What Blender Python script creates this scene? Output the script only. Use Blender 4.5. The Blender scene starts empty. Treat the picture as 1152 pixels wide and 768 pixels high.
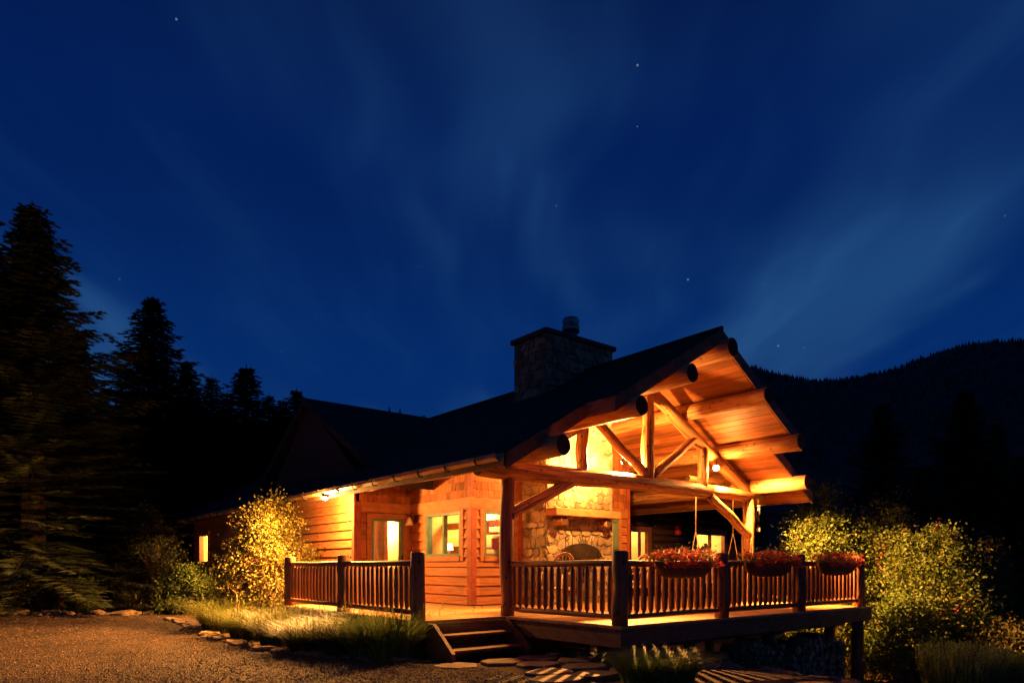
import bpy, math, random
from mathutils import Vector, Matrix, noise
R = math.radians
rnd = random.Random(7)
scene = bpy.context.scene
col = scene.collection

# ------------------------------------------------------------------ camera
# world axes are the house axes: +x along the front of the deck, +y towards the back of the house
CAM = Vector((-7.22, -6.50, 1.44))
HORIZON = 636.0
cd = bpy.data.cameras.new('camera'); cam = bpy.data.objects.new('camera', cd); col.objects.link(cam)
cam.location = CAM; cam.rotation_euler = (R(90), 0, R(-39)); cd.lens = 24; cd.sensor_width = 36
cd.shift_y = (HORIZON - 384) / 1152.0
cd.clip_start = .05; cd.clip_end = 9000
scene.camera = cam
FX, FY = math.sin(R(39)), math.cos(R(39))
def W(X, Y, z=0.0):            # metres right of / in front of the photographer -> world
    return Vector((CAM.x + X*FY + Y*FX, CAM.y - X*FX + Y*FY, z))
def G(px, py, z=0.0):          # point of the ground at height z
    Y = (CAM.z - z) * 768.0 / (py - HORIZON)
    return W((px-576)/768*Y, Y, z)
def D(px, Y, z=0.0):
    return W((px-576)/768*Y, Y, z)

# ------------------------------------------------------------------ world (dusk sky, thin moving cloud, a few stars)
w = bpy.data.worlds.new('World'); scene.world = w; w.use_nodes = True
nt = w.node_tree; N = nt.nodes; L = nt.links
for n in list(N): N.remove(n)
def wn(t, **k):
    n = N.new(t)
    for a, b in k.items(): setattr(n, a, b)
    return n
def wmath(op, a, b=None, c=None, clamp=False):
    n = wn('ShaderNodeMath', operation=op, use_clamp=clamp)
    for i, v in enumerate((a, b, c)):
        if v is None: continue
        if isinstance(v, (int, float)): n.inputs[i].default_value = v
        else: L.new(v, n.inputs[i])
    return n.outputs[0]
tc = wn('ShaderNodeTexCoord')
rot = wn('ShaderNodeMapping', vector_type='POINT'); rot.inputs['Rotation'].default_value = (0, 0, R(39))
L.new(tc.outputs['Generated'], rot.inputs['Vector'])      # axis y now points the way the lens does
sep = wn('ShaderNodeSeparateXYZ'); L.new(rot.outputs[0], sep.inputs[0])
z = wmath('MAXIMUM', sep.outputs['Z'], 0.0)
def ramp(fac, stops, interp='EASE'):
    r = wn('ShaderNodeValToRGB'); r.color_ramp.interpolation = interp
    el = r.color_ramp.elements
    while len(el) < len(stops): el.new(.5)
    for e, (p, c) in zip(el, stops): e.position = p; e.color = (*c, 1)
    L.new(fac, r.inputs[0]); return r.outputs[0]
base = ramp(z, [(0, (.0010, .026, .115)), (.25, (.0006, .021, .125)), (.48, (.0006, .0120, .088)), (.75, (.0006, .0050, .040)), (1, (.0006, .003, .022))])
zz = wmath('ADD', z, .10)
px_ = wmath('DIVIDE', sep.outputs['X'], zz); py_ = wmath('DIVIDE', sep.outputs['Y'], zz)
cmb = wn('ShaderNodeCombineXYZ'); L.new(px_, cmb.inputs[0]); L.new(py_, cmb.inputs[1])
wv = wn('ShaderNodeTexNoise'); wv.inputs['Scale'].default_value = .9; wv.inputs['Detail'].default_value = 2; L.new(cmb.outputs[0], wv.inputs['Vector'])
wmx = wn('ShaderNodeMix', data_type='RGBA', blend_type='LINEAR_LIGHT'); wmx.inputs[0].default_value = .26
L.new(cmb.outputs[0], wmx.inputs[6]); L.new(wv.outputs['Color'], wmx.inputs[7])
def cloud(scale, loc, lo, hi, detail=3.0, rough=.45):
    mp = wn('ShaderNodeMapping'); mp.inputs['Scale'].default_value = scale; mp.inputs['Location'].default_value = loc
    L.new(wmx.outputs[2], mp.inputs['Vector'])
    t = wn('ShaderNodeTexNoise'); t.inputs['Scale'].default_value = 1; t.inputs['Detail'].default_value = detail
    t.inputs['Roughness'].default_value = rough
    L.new(mp.outputs[0], t.inputs['Vector'])
    m = wn('ShaderNodeMapRange', interpolation_type='SMOOTHERSTEP'); m.inputs[1].default_value = lo; m.inputs[2].default_value = hi
    L.new(t.outputs[0], m.inputs[0]); return m.outputs[0]
c1 = cloud((-1.2, .42, 1), (6.4, .7, 0), .42, .68)
c2 = cloud((-4.2, .8, 1), (8.0, 5.0, 2), .44, .74, 5.0, .5)
cm = wmath('ADD', wmath('MULTIPLY', c1, .80), wmath('MULTIPLY', wmath('MULTIPLY', c2, wmath('ADD', c1, .25)), .45), clamp=True)
mixc = wn('ShaderNodeMix', data_type='RGBA'); L.new(wmath('MULTIPLY', cm, .85), mixc.inputs[0])
L.new(base, mixc.inputs[6])
ccol = ramp(z, [(0, (.026, .066, .155)), (.35, (.014, .068, .200)), (.7, (.010, .042, .145)), (1, (.005, .022, .08))])
L.new(ccol, mixc.inputs[7])
# stars
vor = wn('ShaderNodeTexVoronoi'); vor.inputs['Scale'].default_value = 30
L.new(rot.outputs[0], vor.inputs['Vector'])
st = wmath('LESS_THAN', vor.outputs['Distance'], .036)
sepc = wn('ShaderNodeSeparateColor'); L.new(vor.outputs['Color'], sepc.inputs[0])
st = wmath('MULTIPLY', st, wmath('GREATER_THAN', sepc.outputs[0], .10))
st = wmath('MULTIPLY', st, wmath('POWER', sepc.outputs[1], 2.2))
st = wmath('MULTIPLY', st, .16)
addst = wn('ShaderNodeMix', data_type='RGBA', blend_type='ADD'); addst.inputs[0].default_value = 1
L.new(mixc.outputs[2], addst.inputs[6]); L.new(st, addst.inputs[7])
sky = wn('ShaderNodeTexSky', sky_type='NISHITA'); sky.sun_disc = False; sky.sun_elevation = R(1); sky.sun_rotation = R(200)
addsk = wn('ShaderNodeMix', data_type='RGBA', blend_type='ADD'); addsk.inputs[0].default_value = .0006
L.new(addst.outputs[2], addsk.inputs[6]); L.new(sky.outputs[0], addsk.inputs[7])
bg = wn('ShaderNodeBackground'); bg.inputs['Strength'].default_value = 1.12
L.new(addsk.outputs[2], bg.inputs['Color'])
wo = wn('ShaderNodeOutputWorld'); L.new(bg.outputs[0], wo.inputs['Surface'])

# last trace of twilight
sd = bpy.data.lights.new('twilight', 'SUN'); sd.energy = .001; sd.angle = R(20); sd.color = (.55, .7, 1)
so = bpy.data.objects.new('twilight', sd); col.objects.link(so); so.rotation_euler = (R(50), 0, R(-60))

vs = scene.view_settings; vs.view_transform = 'Standard'; vs.look = 'None'; vs.gamma = 1; vs.exposure = 0; vs.use_curve_mapping = False
scene.render.engine = 'CYCLES'
scene.cycles.sample_clamp_indirect = 4
scene.cycles.max_bounces = 6; scene.cycles.diffuse_bounces = 3

# power of the lamps (W); the soffit one is an added fill
P_EAVE, P_PORCH_A, P_PORCH_B, P_SOFFIT_FILL, P_ROOM = 1000, 950, 190, 120, 230
BEAM_EAVE, BEAM_A, BEAM_B = 8500, 3500, 12000        # forward beams of the three floodlights (W)
WARM = (1.0, .41, .085)

# ------------------------------------------------------------------ helpers
def tag(o, label=None, cat=None, group=None, kind=None):
    if label: o['label'] = label
    if cat: o['category'] = cat
    if group: o['group'] = group
    if kind: o['kind'] = kind
    return o
def thing(name, label, cat, loc=(0, 0, 0), rz=0, group=None):
    o = bpy.data.objects.new(name, None); col.objects.link(o); o.empty_display_size = .2
    o.location = loc; o.rotation_euler = (0, 0, rz)
    return tag(o, label, cat, group)
class MB:
    def __init__(s): s.v = []; s.f = []; s.smooth = False
    def add(s, vs, fs):
        b = len(s.v); s.v.extend([tuple(p) for p in vs]); s.f.extend([tuple(i+b for i in f) for f in fs]); return s
    def box(s, a, b):
        x0, x1 = sorted((a[0], b[0])); y0, y1 = sorted((a[1], b[1])); z0, z1 = sorted((a[2], b[2]))
        return s.add([(x0,y0,z0),(x1,y0,z0),(x1,y1,z0),(x0,y1,z0),(x0,y0,z1),(x1,y0,z1),(x1,y1,z1),(x0,y1,z1)],
              [(3,2,1,0),(4,5,6,7),(0,1,5,4),(1,2,6,5),(2,3,7,6),(3,0,4,7)])
    def hexa(s, pts):   # 4 bottom, 4 top
        return s.add(pts, [(3,2,1,0),(4,5,6,7),(0,1,5,4),(1,2,6,5),(2,3,7,6),(3,0,4,7)])
    def tube(s, pts, rads, n=8, cap=True, jit=0.0):
        pts = [Vector(p) for p in pts]; rings = []
        for i, p in enumerate(pts):
            t = (pts[min(i+1, len(pts)-1)] - pts[max(i-1, 0)])
            if t.length < 1e-9: t = Vector((0, 0, 1))
            t.normalize()
            up = Vector((0, 0, 1)) if abs(t.z) < .95 else Vector((1, 0, 0))
            a = t.cross(up).normalized(); b = t.cross(a)
            r = rads[i] if isinstance(rads, (list, tuple)) else rads
            ring = []
            for k in range(n):
                an = 2*math.pi*k/n
                rr = r * (1 + (jit*noise.noise(p*1.7 + Vector((math.cos(an), math.sin(an), r*9))) if jit else 0))
                ring.append(p + a*(rr*math.cos(an)) + b*(rr*math.sin(an)))
            rings.append(ring)
        vs = [p for r in rings for p in r]; fs = []
        for i in range(len(rings)-1):
            for k in range(n):
                k2 = (k+1) % n
                fs.append((i*n+k, i*n+k2, (i+1)*n+k2, (i+1)*n+k))
        if cap:
            fs.append(tuple(range(n))[::-1]); fs.append(tuple((len(rings)-1)*n+k for k in range(n)))
        return s.add(vs, fs)
    def build(s, name, m, parent=None, smooth=False, bevel=0):
        me = bpy.data.meshes.new(name); me.from_pydata(s.v, [], s.f); me.update()
        if smooth:
            me.polygons.foreach_set('use_smooth', [len(p.vertices) <= 4 for p in me.polygons])
        me.materials.append(m)
        o = bpy.data.objects.new(name, me); col.objects.link(o)
        if parent is not None: o.parent = parent
        if bevel:
            b = o.modifiers.new('bevel', 'BEVEL'); b.width = bevel; b.segments = 2; b.limit_method = 'ANGLE'
        return o
def copy_tree(o, parent=None):
    c = o.copy(); col.objects.link(c); c.parent = parent
    for ch in [x for x in bpy.data.objects if x.parent == o]: copy_tree(ch, c)
    return c

# ------------------------------------------------------------------ materials
def mat(name, c0, c1, scale=(1, 1, 1), ns=4, rough=.7, bump=.3, bs=None, island=0.0, detail=6, spec=.3, dist=.02, c2=None, metal=0, transl=0, bscale=None):
    m = bpy.data.materials.new(name); m.use_nodes = True; t = m.node_tree; n = t.nodes; l = t.links
    p = n['Principled BSDF']; p.inputs['Roughness'].default_value = rough; p.inputs['Specular IOR Level'].default_value = spec; p.inputs['Metallic'].default_value = metal
    tc = n.new('ShaderNodeTexCoord'); mp = n.new('ShaderNodeMapping'); mp.inputs['Scale'].default_value = scale
    l.new(tc.outputs['Object'], mp.inputs[0])
    tx = n.new('ShaderNodeTexNoise'); tx.inputs['Scale'].default_value = ns; tx.inputs['Detail'].default_value = detail; tx.inputs['Roughness'].default_value = .6
    l.new(mp.outputs[0], tx.inputs['Vector'])
    rp = n.new('ShaderNodeValToRGB'); e = rp.color_ramp.elements
    e[0].position = .32; e[0].color = (*c0, 1); e[1].position = .68; e[1].color = (*c1, 1)
    if c2: q = e.new(.5); q.color = (*c2, 1)
    l.new(tx.outputs[0], rp.inputs[0]); c = rp.outputs[0]
    if island:
        ge = n.new('ShaderNodeNewGeometry'); mr = n.new('ShaderNodeMapRange'); mr.inputs[3].default_value = 1-island; mr.inputs[4].default_value = 1+island
        l.new(ge.outputs['Random Per Island'], mr.inputs[0])
        mx = n.new('ShaderNodeMix'); mx.data_type = 'RGBA'; mx.blend_type = 'MULTIPLY'; mx.inputs[0].default_value = 1
        l.new(c, mx.inputs[6]); l.new(mr.outputs[0], mx.inputs[7]); c = mx.outputs[2]
    l.new(c, p.inputs['Base Color'])
    if bump:
        t2 = n.new('ShaderNodeTexNoise'); t2.inputs['Scale'].default_value = bs or ns*3; t2.inputs['Detail'].default_value = 5
        l.new(mp.outputs[0], t2.inputs['Vector'])
        b = n.new('ShaderNodeBump'); b.inputs['Strength'].default_value = bump; b.inputs['Distance'].default_value = dist
        l.new(t2.outputs[0], b.inputs['Height']); l.new(b.outputs[0], p.inputs['Normal'])
    if transl:
        tr = n.new('ShaderNodeBsdfTranslucent'); l.new(c, tr.inputs[0]); ms = n.new('ShaderNodeMixShader'); ms.inputs[0].default_value = transl
        l.new(p.outputs[0], ms.inputs[1]); l.new(tr.outputs[0], ms.inputs[2]); l.new(ms.outputs[0], n['Material Output'].inputs[0])
    return m
def cracks(m, scale=(26, 26, .55), lo=.56, hi=.63, dark=.28):
    t = m.node_tree; n = t.nodes; l = t.links; p = n['Principled BSDF']
    src = p.inputs['Base Color'].links[0].from_socket
    tc = n.new('ShaderNodeTexCoord'); mp = n.new('ShaderNodeMapping'); mp.inputs['Scale'].default_value = scale; l.new(tc.outputs['Object'], mp.inputs[0])
    tx = n.new('ShaderNodeTexNoise'); tx.inputs['Scale'].default_value = 1; tx.inputs['Detail'].default_value = 4; l.new(mp.outputs[0], tx.inputs['Vector'])
    mr = n.new('ShaderNodeMapRange'); mr.inputs[1].default_value = lo; mr.inputs[2].default_value = hi; mr.inputs[3].default_value = 1; mr.inputs[4].default_value = dark; l.new(tx.outputs[0], mr.inputs[0])
    v = n.new('ShaderNodeTexVoronoi'); v.inputs['Scale'].default_value = 5.5; l.new(tc.outputs['Object'], v.inputs['Vector'])
    kr = n.new('ShaderNodeMapRange'); kr.inputs[1].default_value = .10; kr.inputs[2].default_value = .20; kr.inputs[3].default_value = .35; kr.inputs[4].default_value = 1; l.new(v.outputs['Distance'], kr.inputs[0])
    mu = n.new('ShaderNodeMath'); mu.operation = 'MULTIPLY'; l.new(mr.outputs[0], mu.inputs[0]); l.new(kr.outputs[0], mu.inputs[1])
    mx = n.new('ShaderNodeMix'); mx.data_type = 'RGBA'; mx.blend_type = 'MULTIPLY'; mx.inputs[0].default_value = 1
    l.new(src, mx.inputs[6]); l.new(mu.outputs[0], mx.inputs[7]); l.new(mx.outputs[2], p.inputs['Base Color'])
def emit(name, c, s):
    m = bpy.data.materials.new(name); m.use_nodes = True; p = m.node_tree.nodes['Principled BSDF']
    p.inputs['Base Color'].default_value = (.8, .8, .8, 1); p.inputs['Emission Color'].default_value = (*c, 1); p.inputs['Emission Strength'].default_value = s
    return m
def stone_mat(name, cs, scale=3.2, mortar=(.06, .05, .04)):
    m = bpy.data.materials.new(name); m.use_nodes = True; t = m.node_tree; n = t.nodes; l = t.links
    p = n['Principled BSDF']; p.inputs['Roughness'].default_value = .85
    tc = n.new('ShaderNodeTexCoord')
    nz = n.new('ShaderNodeTexNoise'); nz.inputs['Scale'].default_value = 2.2; nz.inputs['Detail'].default_value = 3; l.new(tc.outputs['Object'], nz.inputs['Vector'])
    ad = n.new('ShaderNodeMix'); ad.data_type = 'RGBA'; ad.blend_type = 'LINEAR_LIGHT'; ad.inputs[0].default_value = .22
    l.new(tc.outputs['Object'], ad.inputs[6]); l.new(nz.outputs['Color'], ad.inputs[7])
    mp = n.new('ShaderNodeMapping'); mp.inputs['Scale'].default_value = (1, 1, 1.35); l.new(ad.outputs[2], mp.inputs[0])
    v1 = n.new('ShaderNodeTexVoronoi'); v1.inputs['Scale'].default_value = scale; l.new(mp.outputs[0], v1.inputs['Vector'])
    v2 = n.new('ShaderNodeTexVoronoi'); v2.feature = 'DISTANCE_TO_EDGE'; v2.inputs['Scale'].default_value = scale; l.new(mp.outputs[0], v2.inputs['Vector'])
    sc = n.new('ShaderNodeSeparateColor'); l.new(v1.outputs['Color'], sc.inputs[0])
    rp = n.new('ShaderNodeValToRGB'); e = rp.color_ramp.elements
    while len(e) < len(cs): e.new(.5)
    for i, c in enumerate(cs): e[i].position = i/(len(cs)-1); e[i].color = (*c, 1)
    l.new(sc.outputs[0], rp.inputs[0])
    n3 = n.new('ShaderNodeTexNoise'); n3.inputs['Scale'].default_value = 14; n3.inputs['Detail'].default_value = 8; l.new(tc.outputs['Object'], n3.inputs['Vector'])
    m3 = n.new('ShaderNodeMapRange'); m3.inputs[3].default_value = .55; m3.inputs[4].default_value = 1.4; l.new(n3.outputs[0], m3.inputs[0])
    mx = n.new('ShaderNodeMix'); mx.data_type = 'RGBA'; mx.blend_type = 'MULTIPLY'; mx.inputs[0].default_value = 1
    l.new(rp.outputs[0], mx.inputs[6]); l.new(m3.outputs[0], mx.inputs[7])
    mr = n.new('ShaderNodeMapRange'); mr.inputs[1].default_value = .012; mr.inputs[2].default_value = .045; l.new(v2.outputs['Distance'], mr.inputs[0])
    mm = n.new('ShaderNodeMix'); mm.data_type = 'RGBA'; l.new(mr.outputs[0], mm.inputs[0]); mm.inputs[6].default_value = (*mortar, 1); l.new(mx.outputs[2], mm.inputs[7])
    l.new(mm.outputs[2], p.inputs['Base Color'])
    hh = n.new('ShaderNodeMath'); hh.operation = 'MULTIPLY_ADD'; l.new(n3.outputs[0], hh.inputs[0]); hh.inputs[1].default_value = .35; l.new(mr.outputs[0], hh.inputs[2])
    b = n.new('ShaderNodeBump'); b.inputs['Strength'].default_value = .8; b.inputs['Distance'].default_value = .03; l.new(hh.outputs[0], b.inputs['Height']); l.new(b.outputs[0], p.inputs['Normal'])
    return m
M = {}
M['log']    = mat('peeled_log', (.17,.06,.02), (.52,.28,.11), (9,9,.8), 2.0, .55, .8, 4, dist=.022, c2=(.42,.19,.07), detail=9)
M['log_dark'] = mat('stained_log', (.15,.056,.024), (.30,.12,.048), (7,7,.7), 2.2, .55, .5, 5, dist=.012)
cracks(M['log']); cracks(M['log_dark'])
M['endgrain'] = mat('dark_end_grain', (.02,.010,.006), (.07,.032,.016), (1,1,1), 9, .9, .4)  # log ends, darker than the log sides
M['soffit'] = mat('soffit_boards', (.15,.045,.014), (.30,.105,.032), (9,.7,9), 1.6, .5, .25, island=.42)
M['siding'] = mat('cedar_siding', (.25,.085,.027), (.43,.165,.058), (1.2,1.2,12), 2, .65, .35, island=.22)
M['shingle']= mat('cedar_shingle', (.19,.060,.020), (.38,.135,.045), (9,9,1.2), 2.2, .7, .4, island=.38)
M['trim']   = mat('cedar_trim', (.26,.10,.035), (.42,.17,.065), (2,2,6), 2, .6, .3)
M['redtrim']= mat('red_trim', (.22,.05,.025), (.34,.09,.045), (3,3,3), 2, .6, .2)
M['green']  = mat('green_paint', (.09,.16,.11), (.13,.21,.15), (1,1,1), 6, .45, .1)
M['deck']   = mat('deck_boards', (.27,.14,.055), (.48,.27,.11), (.8,9,1), 2, .55, .4, island=.25)
M['darkwood']= mat('dark_wood', (.10,.045,.02), (.22,.10,.045), (2,2,5), 3, .6, .3)
M['roof']   = mat('roof_shingles', (.020,.015,.014), (.050,.038,.034), (3,9,9), 3, .9, .8, 10, dist=.03)
M['stone']  = stone_mat('chimney_stone', [(.3,.22,.13),(.2,.14,.09),(.36,.28,.18),(.12,.08,.05),(.3,.22,.12),(.22,.17,.13)])
M['capm']   = mat('chimney_cap', (.04,.035,.03), (.09,.08,.07), (1,1,1), 5, .8, .3)
M['metal']  = mat('flue_metal', (.18,.18,.19), (.32,.32,.33), (1,1,1), 4, .4, .1, metal=.8)
M['iron']   = mat('black_iron', (.012,.011,.010), (.03,.025,.02), (1,1,1), 6, .5, .2)
M['copper'] = mat('gutter_metal', (.34,.20,.09), (.46,.28,.13), (1,1,1), 3, .45, .1, metal=.3)
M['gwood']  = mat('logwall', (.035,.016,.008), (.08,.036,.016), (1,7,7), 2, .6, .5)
M['room']   = mat('room_wall', (.52,.34,.14), (.66,.46,.2), (1,1,2), 2, .8, .1)
M['white']  = mat('white_cloth', (.75,.72,.66), (.85,.83,.78), (4,4,1), 2, .9, .2)
M['rope']   = mat('rope', (.45,.33,.18), (.6,.46,.27), (1,1,8), 9, .9, .4)
M['willow'] = mat('willow', (.42,.25,.11), (.6,.4,.2), (3,3,3), 4, .6, .3, island=.2)
M['cushion']= mat('cushion', (.35,.30,.22), (.45,.38,.28), (2,2,2), 3, .9, .2)
M['spruce'] = mat('spruce_needles', (.035,.050,.018), (.09,.10,.036), (1,1,1), 1.2, .8, 0, island=.3, spec=.15)
M['bark']   = mat('bark', (.05,.032,.02), (.11,.07,.045), (6,6,1), 3, .9, .9)
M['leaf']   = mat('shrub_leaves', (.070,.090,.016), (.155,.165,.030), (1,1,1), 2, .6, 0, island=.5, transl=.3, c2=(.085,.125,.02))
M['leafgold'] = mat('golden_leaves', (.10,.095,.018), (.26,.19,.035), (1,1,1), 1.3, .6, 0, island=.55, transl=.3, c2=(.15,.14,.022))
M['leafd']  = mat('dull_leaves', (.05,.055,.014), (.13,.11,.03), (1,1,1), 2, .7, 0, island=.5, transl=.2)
M['leafg']  = mat('green_leaves', (.06,.10,.02), (.13,.18,.03), (1,1,1), 2, .6, 0, island=.5, transl=.3)
M['twig']   = mat('twigs', (.16,.085,.04), (.28,.16,.08), (2,2,1), 5, .8, .2, island=.3)
M['grass']  = mat('grass_blades', (.07,.095,.02), (.16,.16,.035), (1,1,1), 3, .55, 0, island=.5, transl=.3)
M['grasslit'] = mat('lit_blades', (.12,.20,.04), (.26,.32,.08), (1,1,1), 3, .55, 0, island=.5, transl=.35)  # lighter copy of the blades, lamplight on these clumps put into the colour
M['grassg'] = mat('green_blades', (.08,.13,.028), (.17,.22,.05), (1,1,1), 3, .55, 0, island=.5, transl=.3)
M['petal']  = mat('red_petals', (.55,.05,.03), (.75,.14,.08), (1,1,1), 9, .6, 0, island=.5, transl=.2)
M['pink']   = mat('pink_petals', (.45,.09,.08), (.7,.2,.17), (1,1,1), 9, .6, 0, island=.4, transl=.2)
M['basket'] = mat('basket_fibre', (.14,.055,.025), (.36,.17,.08), (4,4,4), 9, .9, 1.0, dist=.02)
M['rock']   = mat('border_rock', (.13,.08,.045), (.36,.25,.14), (1,1,1), 5, .85, .9, 16, dist=.03)
M['flag']   = mat('flagstone', (.13,.08,.045), (.26,.17,.095), (1,1,1), 3, .75, .5, 12, island=.2)
M['soil']   = mat('soil', (.04,.026,.015), (.11,.065,.034), (1,1,1), 3, .95, 1.0, 18, dist=.05)
M['firewood']= mat('firewood', (.16,.09,.05), (.45,.29,.17), (6,1,6), 3, .85, .5, island=.55)
M['red']    = mat('red_paint', (.6,.03,.02), (.7,.05,.03), (1,1,1), 3, .4, 0)
M['mount']  = mat('mountain', (.010,.013,.012), (.032,.036,.030), (1,1,1), .03, 1, 0)
M['cedarpost'] = mat('weathered_stump', (.10,.045,.02), (.26,.12,.05), (6,6,1), 3, .8, .6)
M['bulb'] = emit('lamp_glow', (1, .72, .38), 30)
M['fixture'] = mat('lamp_housing', (.05,.04,.03), (.1,.08,.06), (1,1,1), 5, .4, .1, metal=.6)
M['brass'] = mat('frosted_shade', (.7,.6,.42), (.8,.7,.5), (1,1,1), 5, .3, 0)
# glass
g = bpy.data.materials.new('window_glass'); g.use_nodes = True; t = g.node_tree
for n_ in list(t.nodes): t.nodes.remove(n_)
o_ = t.nodes.new('ShaderNodeOutputMaterial'); tr = t.nodes.new('ShaderNodeBsdfTransparent'); gl = t.nodes.new('ShaderNodeBsdfGlossy'); gl.inputs['Roughness'].default_value = .02
ms = t.nodes.new('ShaderNodeMixShader'); ms.inputs[0].default_value = .06
t.links.new(tr.outputs[0], ms.inputs[1]); t.links.new(gl.outputs[0], ms.inputs[2]); t.links.new(ms.outputs[0], o_.inputs[0])
M['glass'] = g
# gravel
def gravel_mat():
    m = bpy.data.materials.new('gravel'); m.use_nodes = True; t = m.node_tree; n = t.nodes; l = t.links
    p = n['Principled BSDF']; p.inputs['Roughness'].default_value = .85; p.inputs['Specular IOR Level'].default_value = .2
    tc = n.new('ShaderNodeTexCoord')
    v = n.new('ShaderNodeTexVoronoi'); v.inputs['Scale'].default_value = 52; l.new(tc.outputs['Object'], v.inputs['Vector'])
    sc = n.new('ShaderNodeSeparateColor'); l.new(v.outputs['Color'], sc.inputs[0])
    rp = n.new('ShaderNodeValToRGB'); e = rp.color_ramp.elements; e[0].color = (.022,.014,.009,1); e[1].color = (.20,.125,.075,1); q = e.new(.6); q.color = (.062,.038,.023,1)
    l.new(sc.outputs[0], rp.inputs[0])
    nz = n.new('ShaderNodeTexNoise'); nz.inputs['Scale'].default_value = .7; nz.inputs['Detail'].default_value = 5; l.new(tc.outputs['Object'], nz.inputs['Vector'])
    mr = n.new('ShaderNodeMapRange'); mr.inputs[1].default_value = .3; mr.inputs[2].default_value = .7; mr.inputs[3].default_value = .50; mr.inputs[4].default_value = 1.30; l.new(nz.outputs[0], mr.inputs[0])
    mx = n.new('ShaderNodeMix'); mx.data_type = 'RGBA'; mx.blend_type = 'MULTIPLY'; mx.inputs[0].default_value = 1; l.new(rp.outputs[0], mx.inputs[6]); l.new(mr.outputs[0], mx.inputs[7])
    l.new(mx.outputs[2], p.inputs['Base Color'])
    b = n.new('ShaderNodeBump'); b.inputs['Strength'].default_value = 1; b.inputs['Distance'].default_value = .03; b.invert = True; l.new(v.outputs['Distance'], b.inputs['Height']); l.new(b.outputs[0], p.inputs['Normal'])
    return m
M['gravel'] = gravel_mat()

# ------------------------------------------------------------------ ground
def smooth(a, b, x):
    t = max(0, min(1, (x-a)/(b-a))); return t*t*(3-2*t)
def ground_z(x, y):
    h = -1.15*smooth(.3, 8.5, x) - 2.5*smooth(9, 45, x)
    h += .7*smooth(14, 60, -x + 0) if False else 0
    d = math.hypot(x-CAM.x, y-CAM.y)
    if d > 30: h += smooth(30, 400, d)*8*noise.noise(Vector((x*.01, y*.01, 0)))
    return h
def warp(i, n): 
    t = (i/(n/2.0))-1; return math.copysign(16*abs(t) + 2984*abs(t)**5, t)
mb = MB(); n = 150
for j in range(n+1):
    for i in range(n+1):
        x, y = warp(i, n)+2, warp(j, n)+3
        mb.v.append((x, y, ground_z(x, y) + .02*noise.noise(Vector((x*.8, y*.8, 0)))))
for j in range(n):
    for i in range(n):
        a = j*(n+1)+i; mb.f.append((a, a+1, a+n+2, a+n+1))
tag(mb.build('ground', M['soil'], smooth=True), kind='structure')

# gravel drive (flat sheet above the soil)
edge = [G(-40, 693), G(60, 692), G(170, 691), G(196, 697), G(200, 703), G(216, 712), G(250, 722), G(300, 733), G(360, 740), G(430, 743), G(490, 747), G(560, 756), G(620, 770)]
poly = edge + [W(.5, 6.5), W(1.2, 2), W(1.2, -12), W(-26, -12), W(-30, 18)]
mb = MB(); mb.v = [(p.x, p.y, .034) for p in poly]; mb.f = [tuple(range(len(poly)))[::-1]]
tag(mb.build('gravel_drive', M['gravel']), kind='structure')
def inside(p):
    c = False; j = len(poly)-1
    for i in range(len(poly)):
        a, b = poly[i], poly[j]
        if (a.y > p.y) != (b.y > p.y) and p.x < (b.x-a.x)*(p.y-a.y)/(b.y-a.y)+a.x: c = not c
        j = i
    return c
mb = MB(); r2 = random.Random(3); cnt = 0
while cnt < 22000:
    Y = 7.2 + 13*r2.random()**1.8; X = r2.uniform(-.80, .12)*Y; p = W(X, Y)
    if not inside(p): continue
    s = r2.uniform(.006, .017)*(1+Y*.03); a = r2.random()*6.28
    ca, sa = math.cos(a)*s, math.sin(a)*s; h = s*r2.uniform(.4, .8); z0 = .036
    q = r2.uniform(.6, 1)
    mb.add([(p.x+ca, p.y+sa, z0), (p.x-sa*q, p.y+ca*q, z0), (p.x-ca, p.y-sa, z0), (p.x+sa*q, p.y-ca*q, z0), (p.x+ca*.2, p.y+sa*.2, z0+h)],
           [(0,1,4),(1,2,4),(2,3,4),(3,0,4)]); cnt += 1
tag(mb.build('loose_gravel', mat('pebbles', (.04,.026,.016), (.22,.145,.09), ns=9, bump=0, island=.6, rough=.8)), 'loose brown pebbles scattered over the gravel drive', 'gravel', kind='stuff')

# ------------------------------------------------------------------ mountain
prof = [(-3500,520),(-2000,530),(-900,520),(-300,510),(0,495),(150,478),(330,486),(500,520),(700,470),(800,428),(850,427),(880,434),(915,441),(950,439),(985,433),(1010,428),(1040,416),(1062,411),(1080,405),(1100,401),(1125,399),(1152,398),(1250,407),(1500,430),(2200,480),(3500,540),(9000,560)]
def prof_y(x):
    for (a, ya), (b, yb) in zip(prof, prof[1:]):
        if a <= x <= b: t = (x-a)/(b-a); return ya+(yb-ya)*t
    return 560
mb = MB(); NA, NR = 420, 26
RR = [500 + 110*i for i in range(NR)]
def mtn(az, r):
    px = 576 + 768*math.tan(az)
    hz = (HORIZON - prof_y(px))/768*2400*math.cos(az)
    t = r/2400
    s = smooth(.2, 1, t) if t <= 1 else 1-.5*smooth(1, 1.5, t)
    p = W(r*math.sin(az), r*math.cos(az))
    hz = hz*s + (6*noise.noise(p*.008) + (22*noise.noise(p*.003))*(1-abs(t-1) if t < 1 else 1)*abs(t-1)*3) - 6*(1-s)
    return Vector((p.x, p.y, hz))
for i in range(NR):
    for k in range(NA+1):
        az = R(-84 + 168*k/NA); mb.v.append(tuple(mtn(az, RR[i])))
for i in range(NR-1):
    for k in range(NA):
        a = i*(NA+1)+k; mb.f.append((a, a+1, a+NA+2, a+NA+1))
tag(mb.build('mountain', M['mount'], smooth=True), kind='structure')
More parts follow.
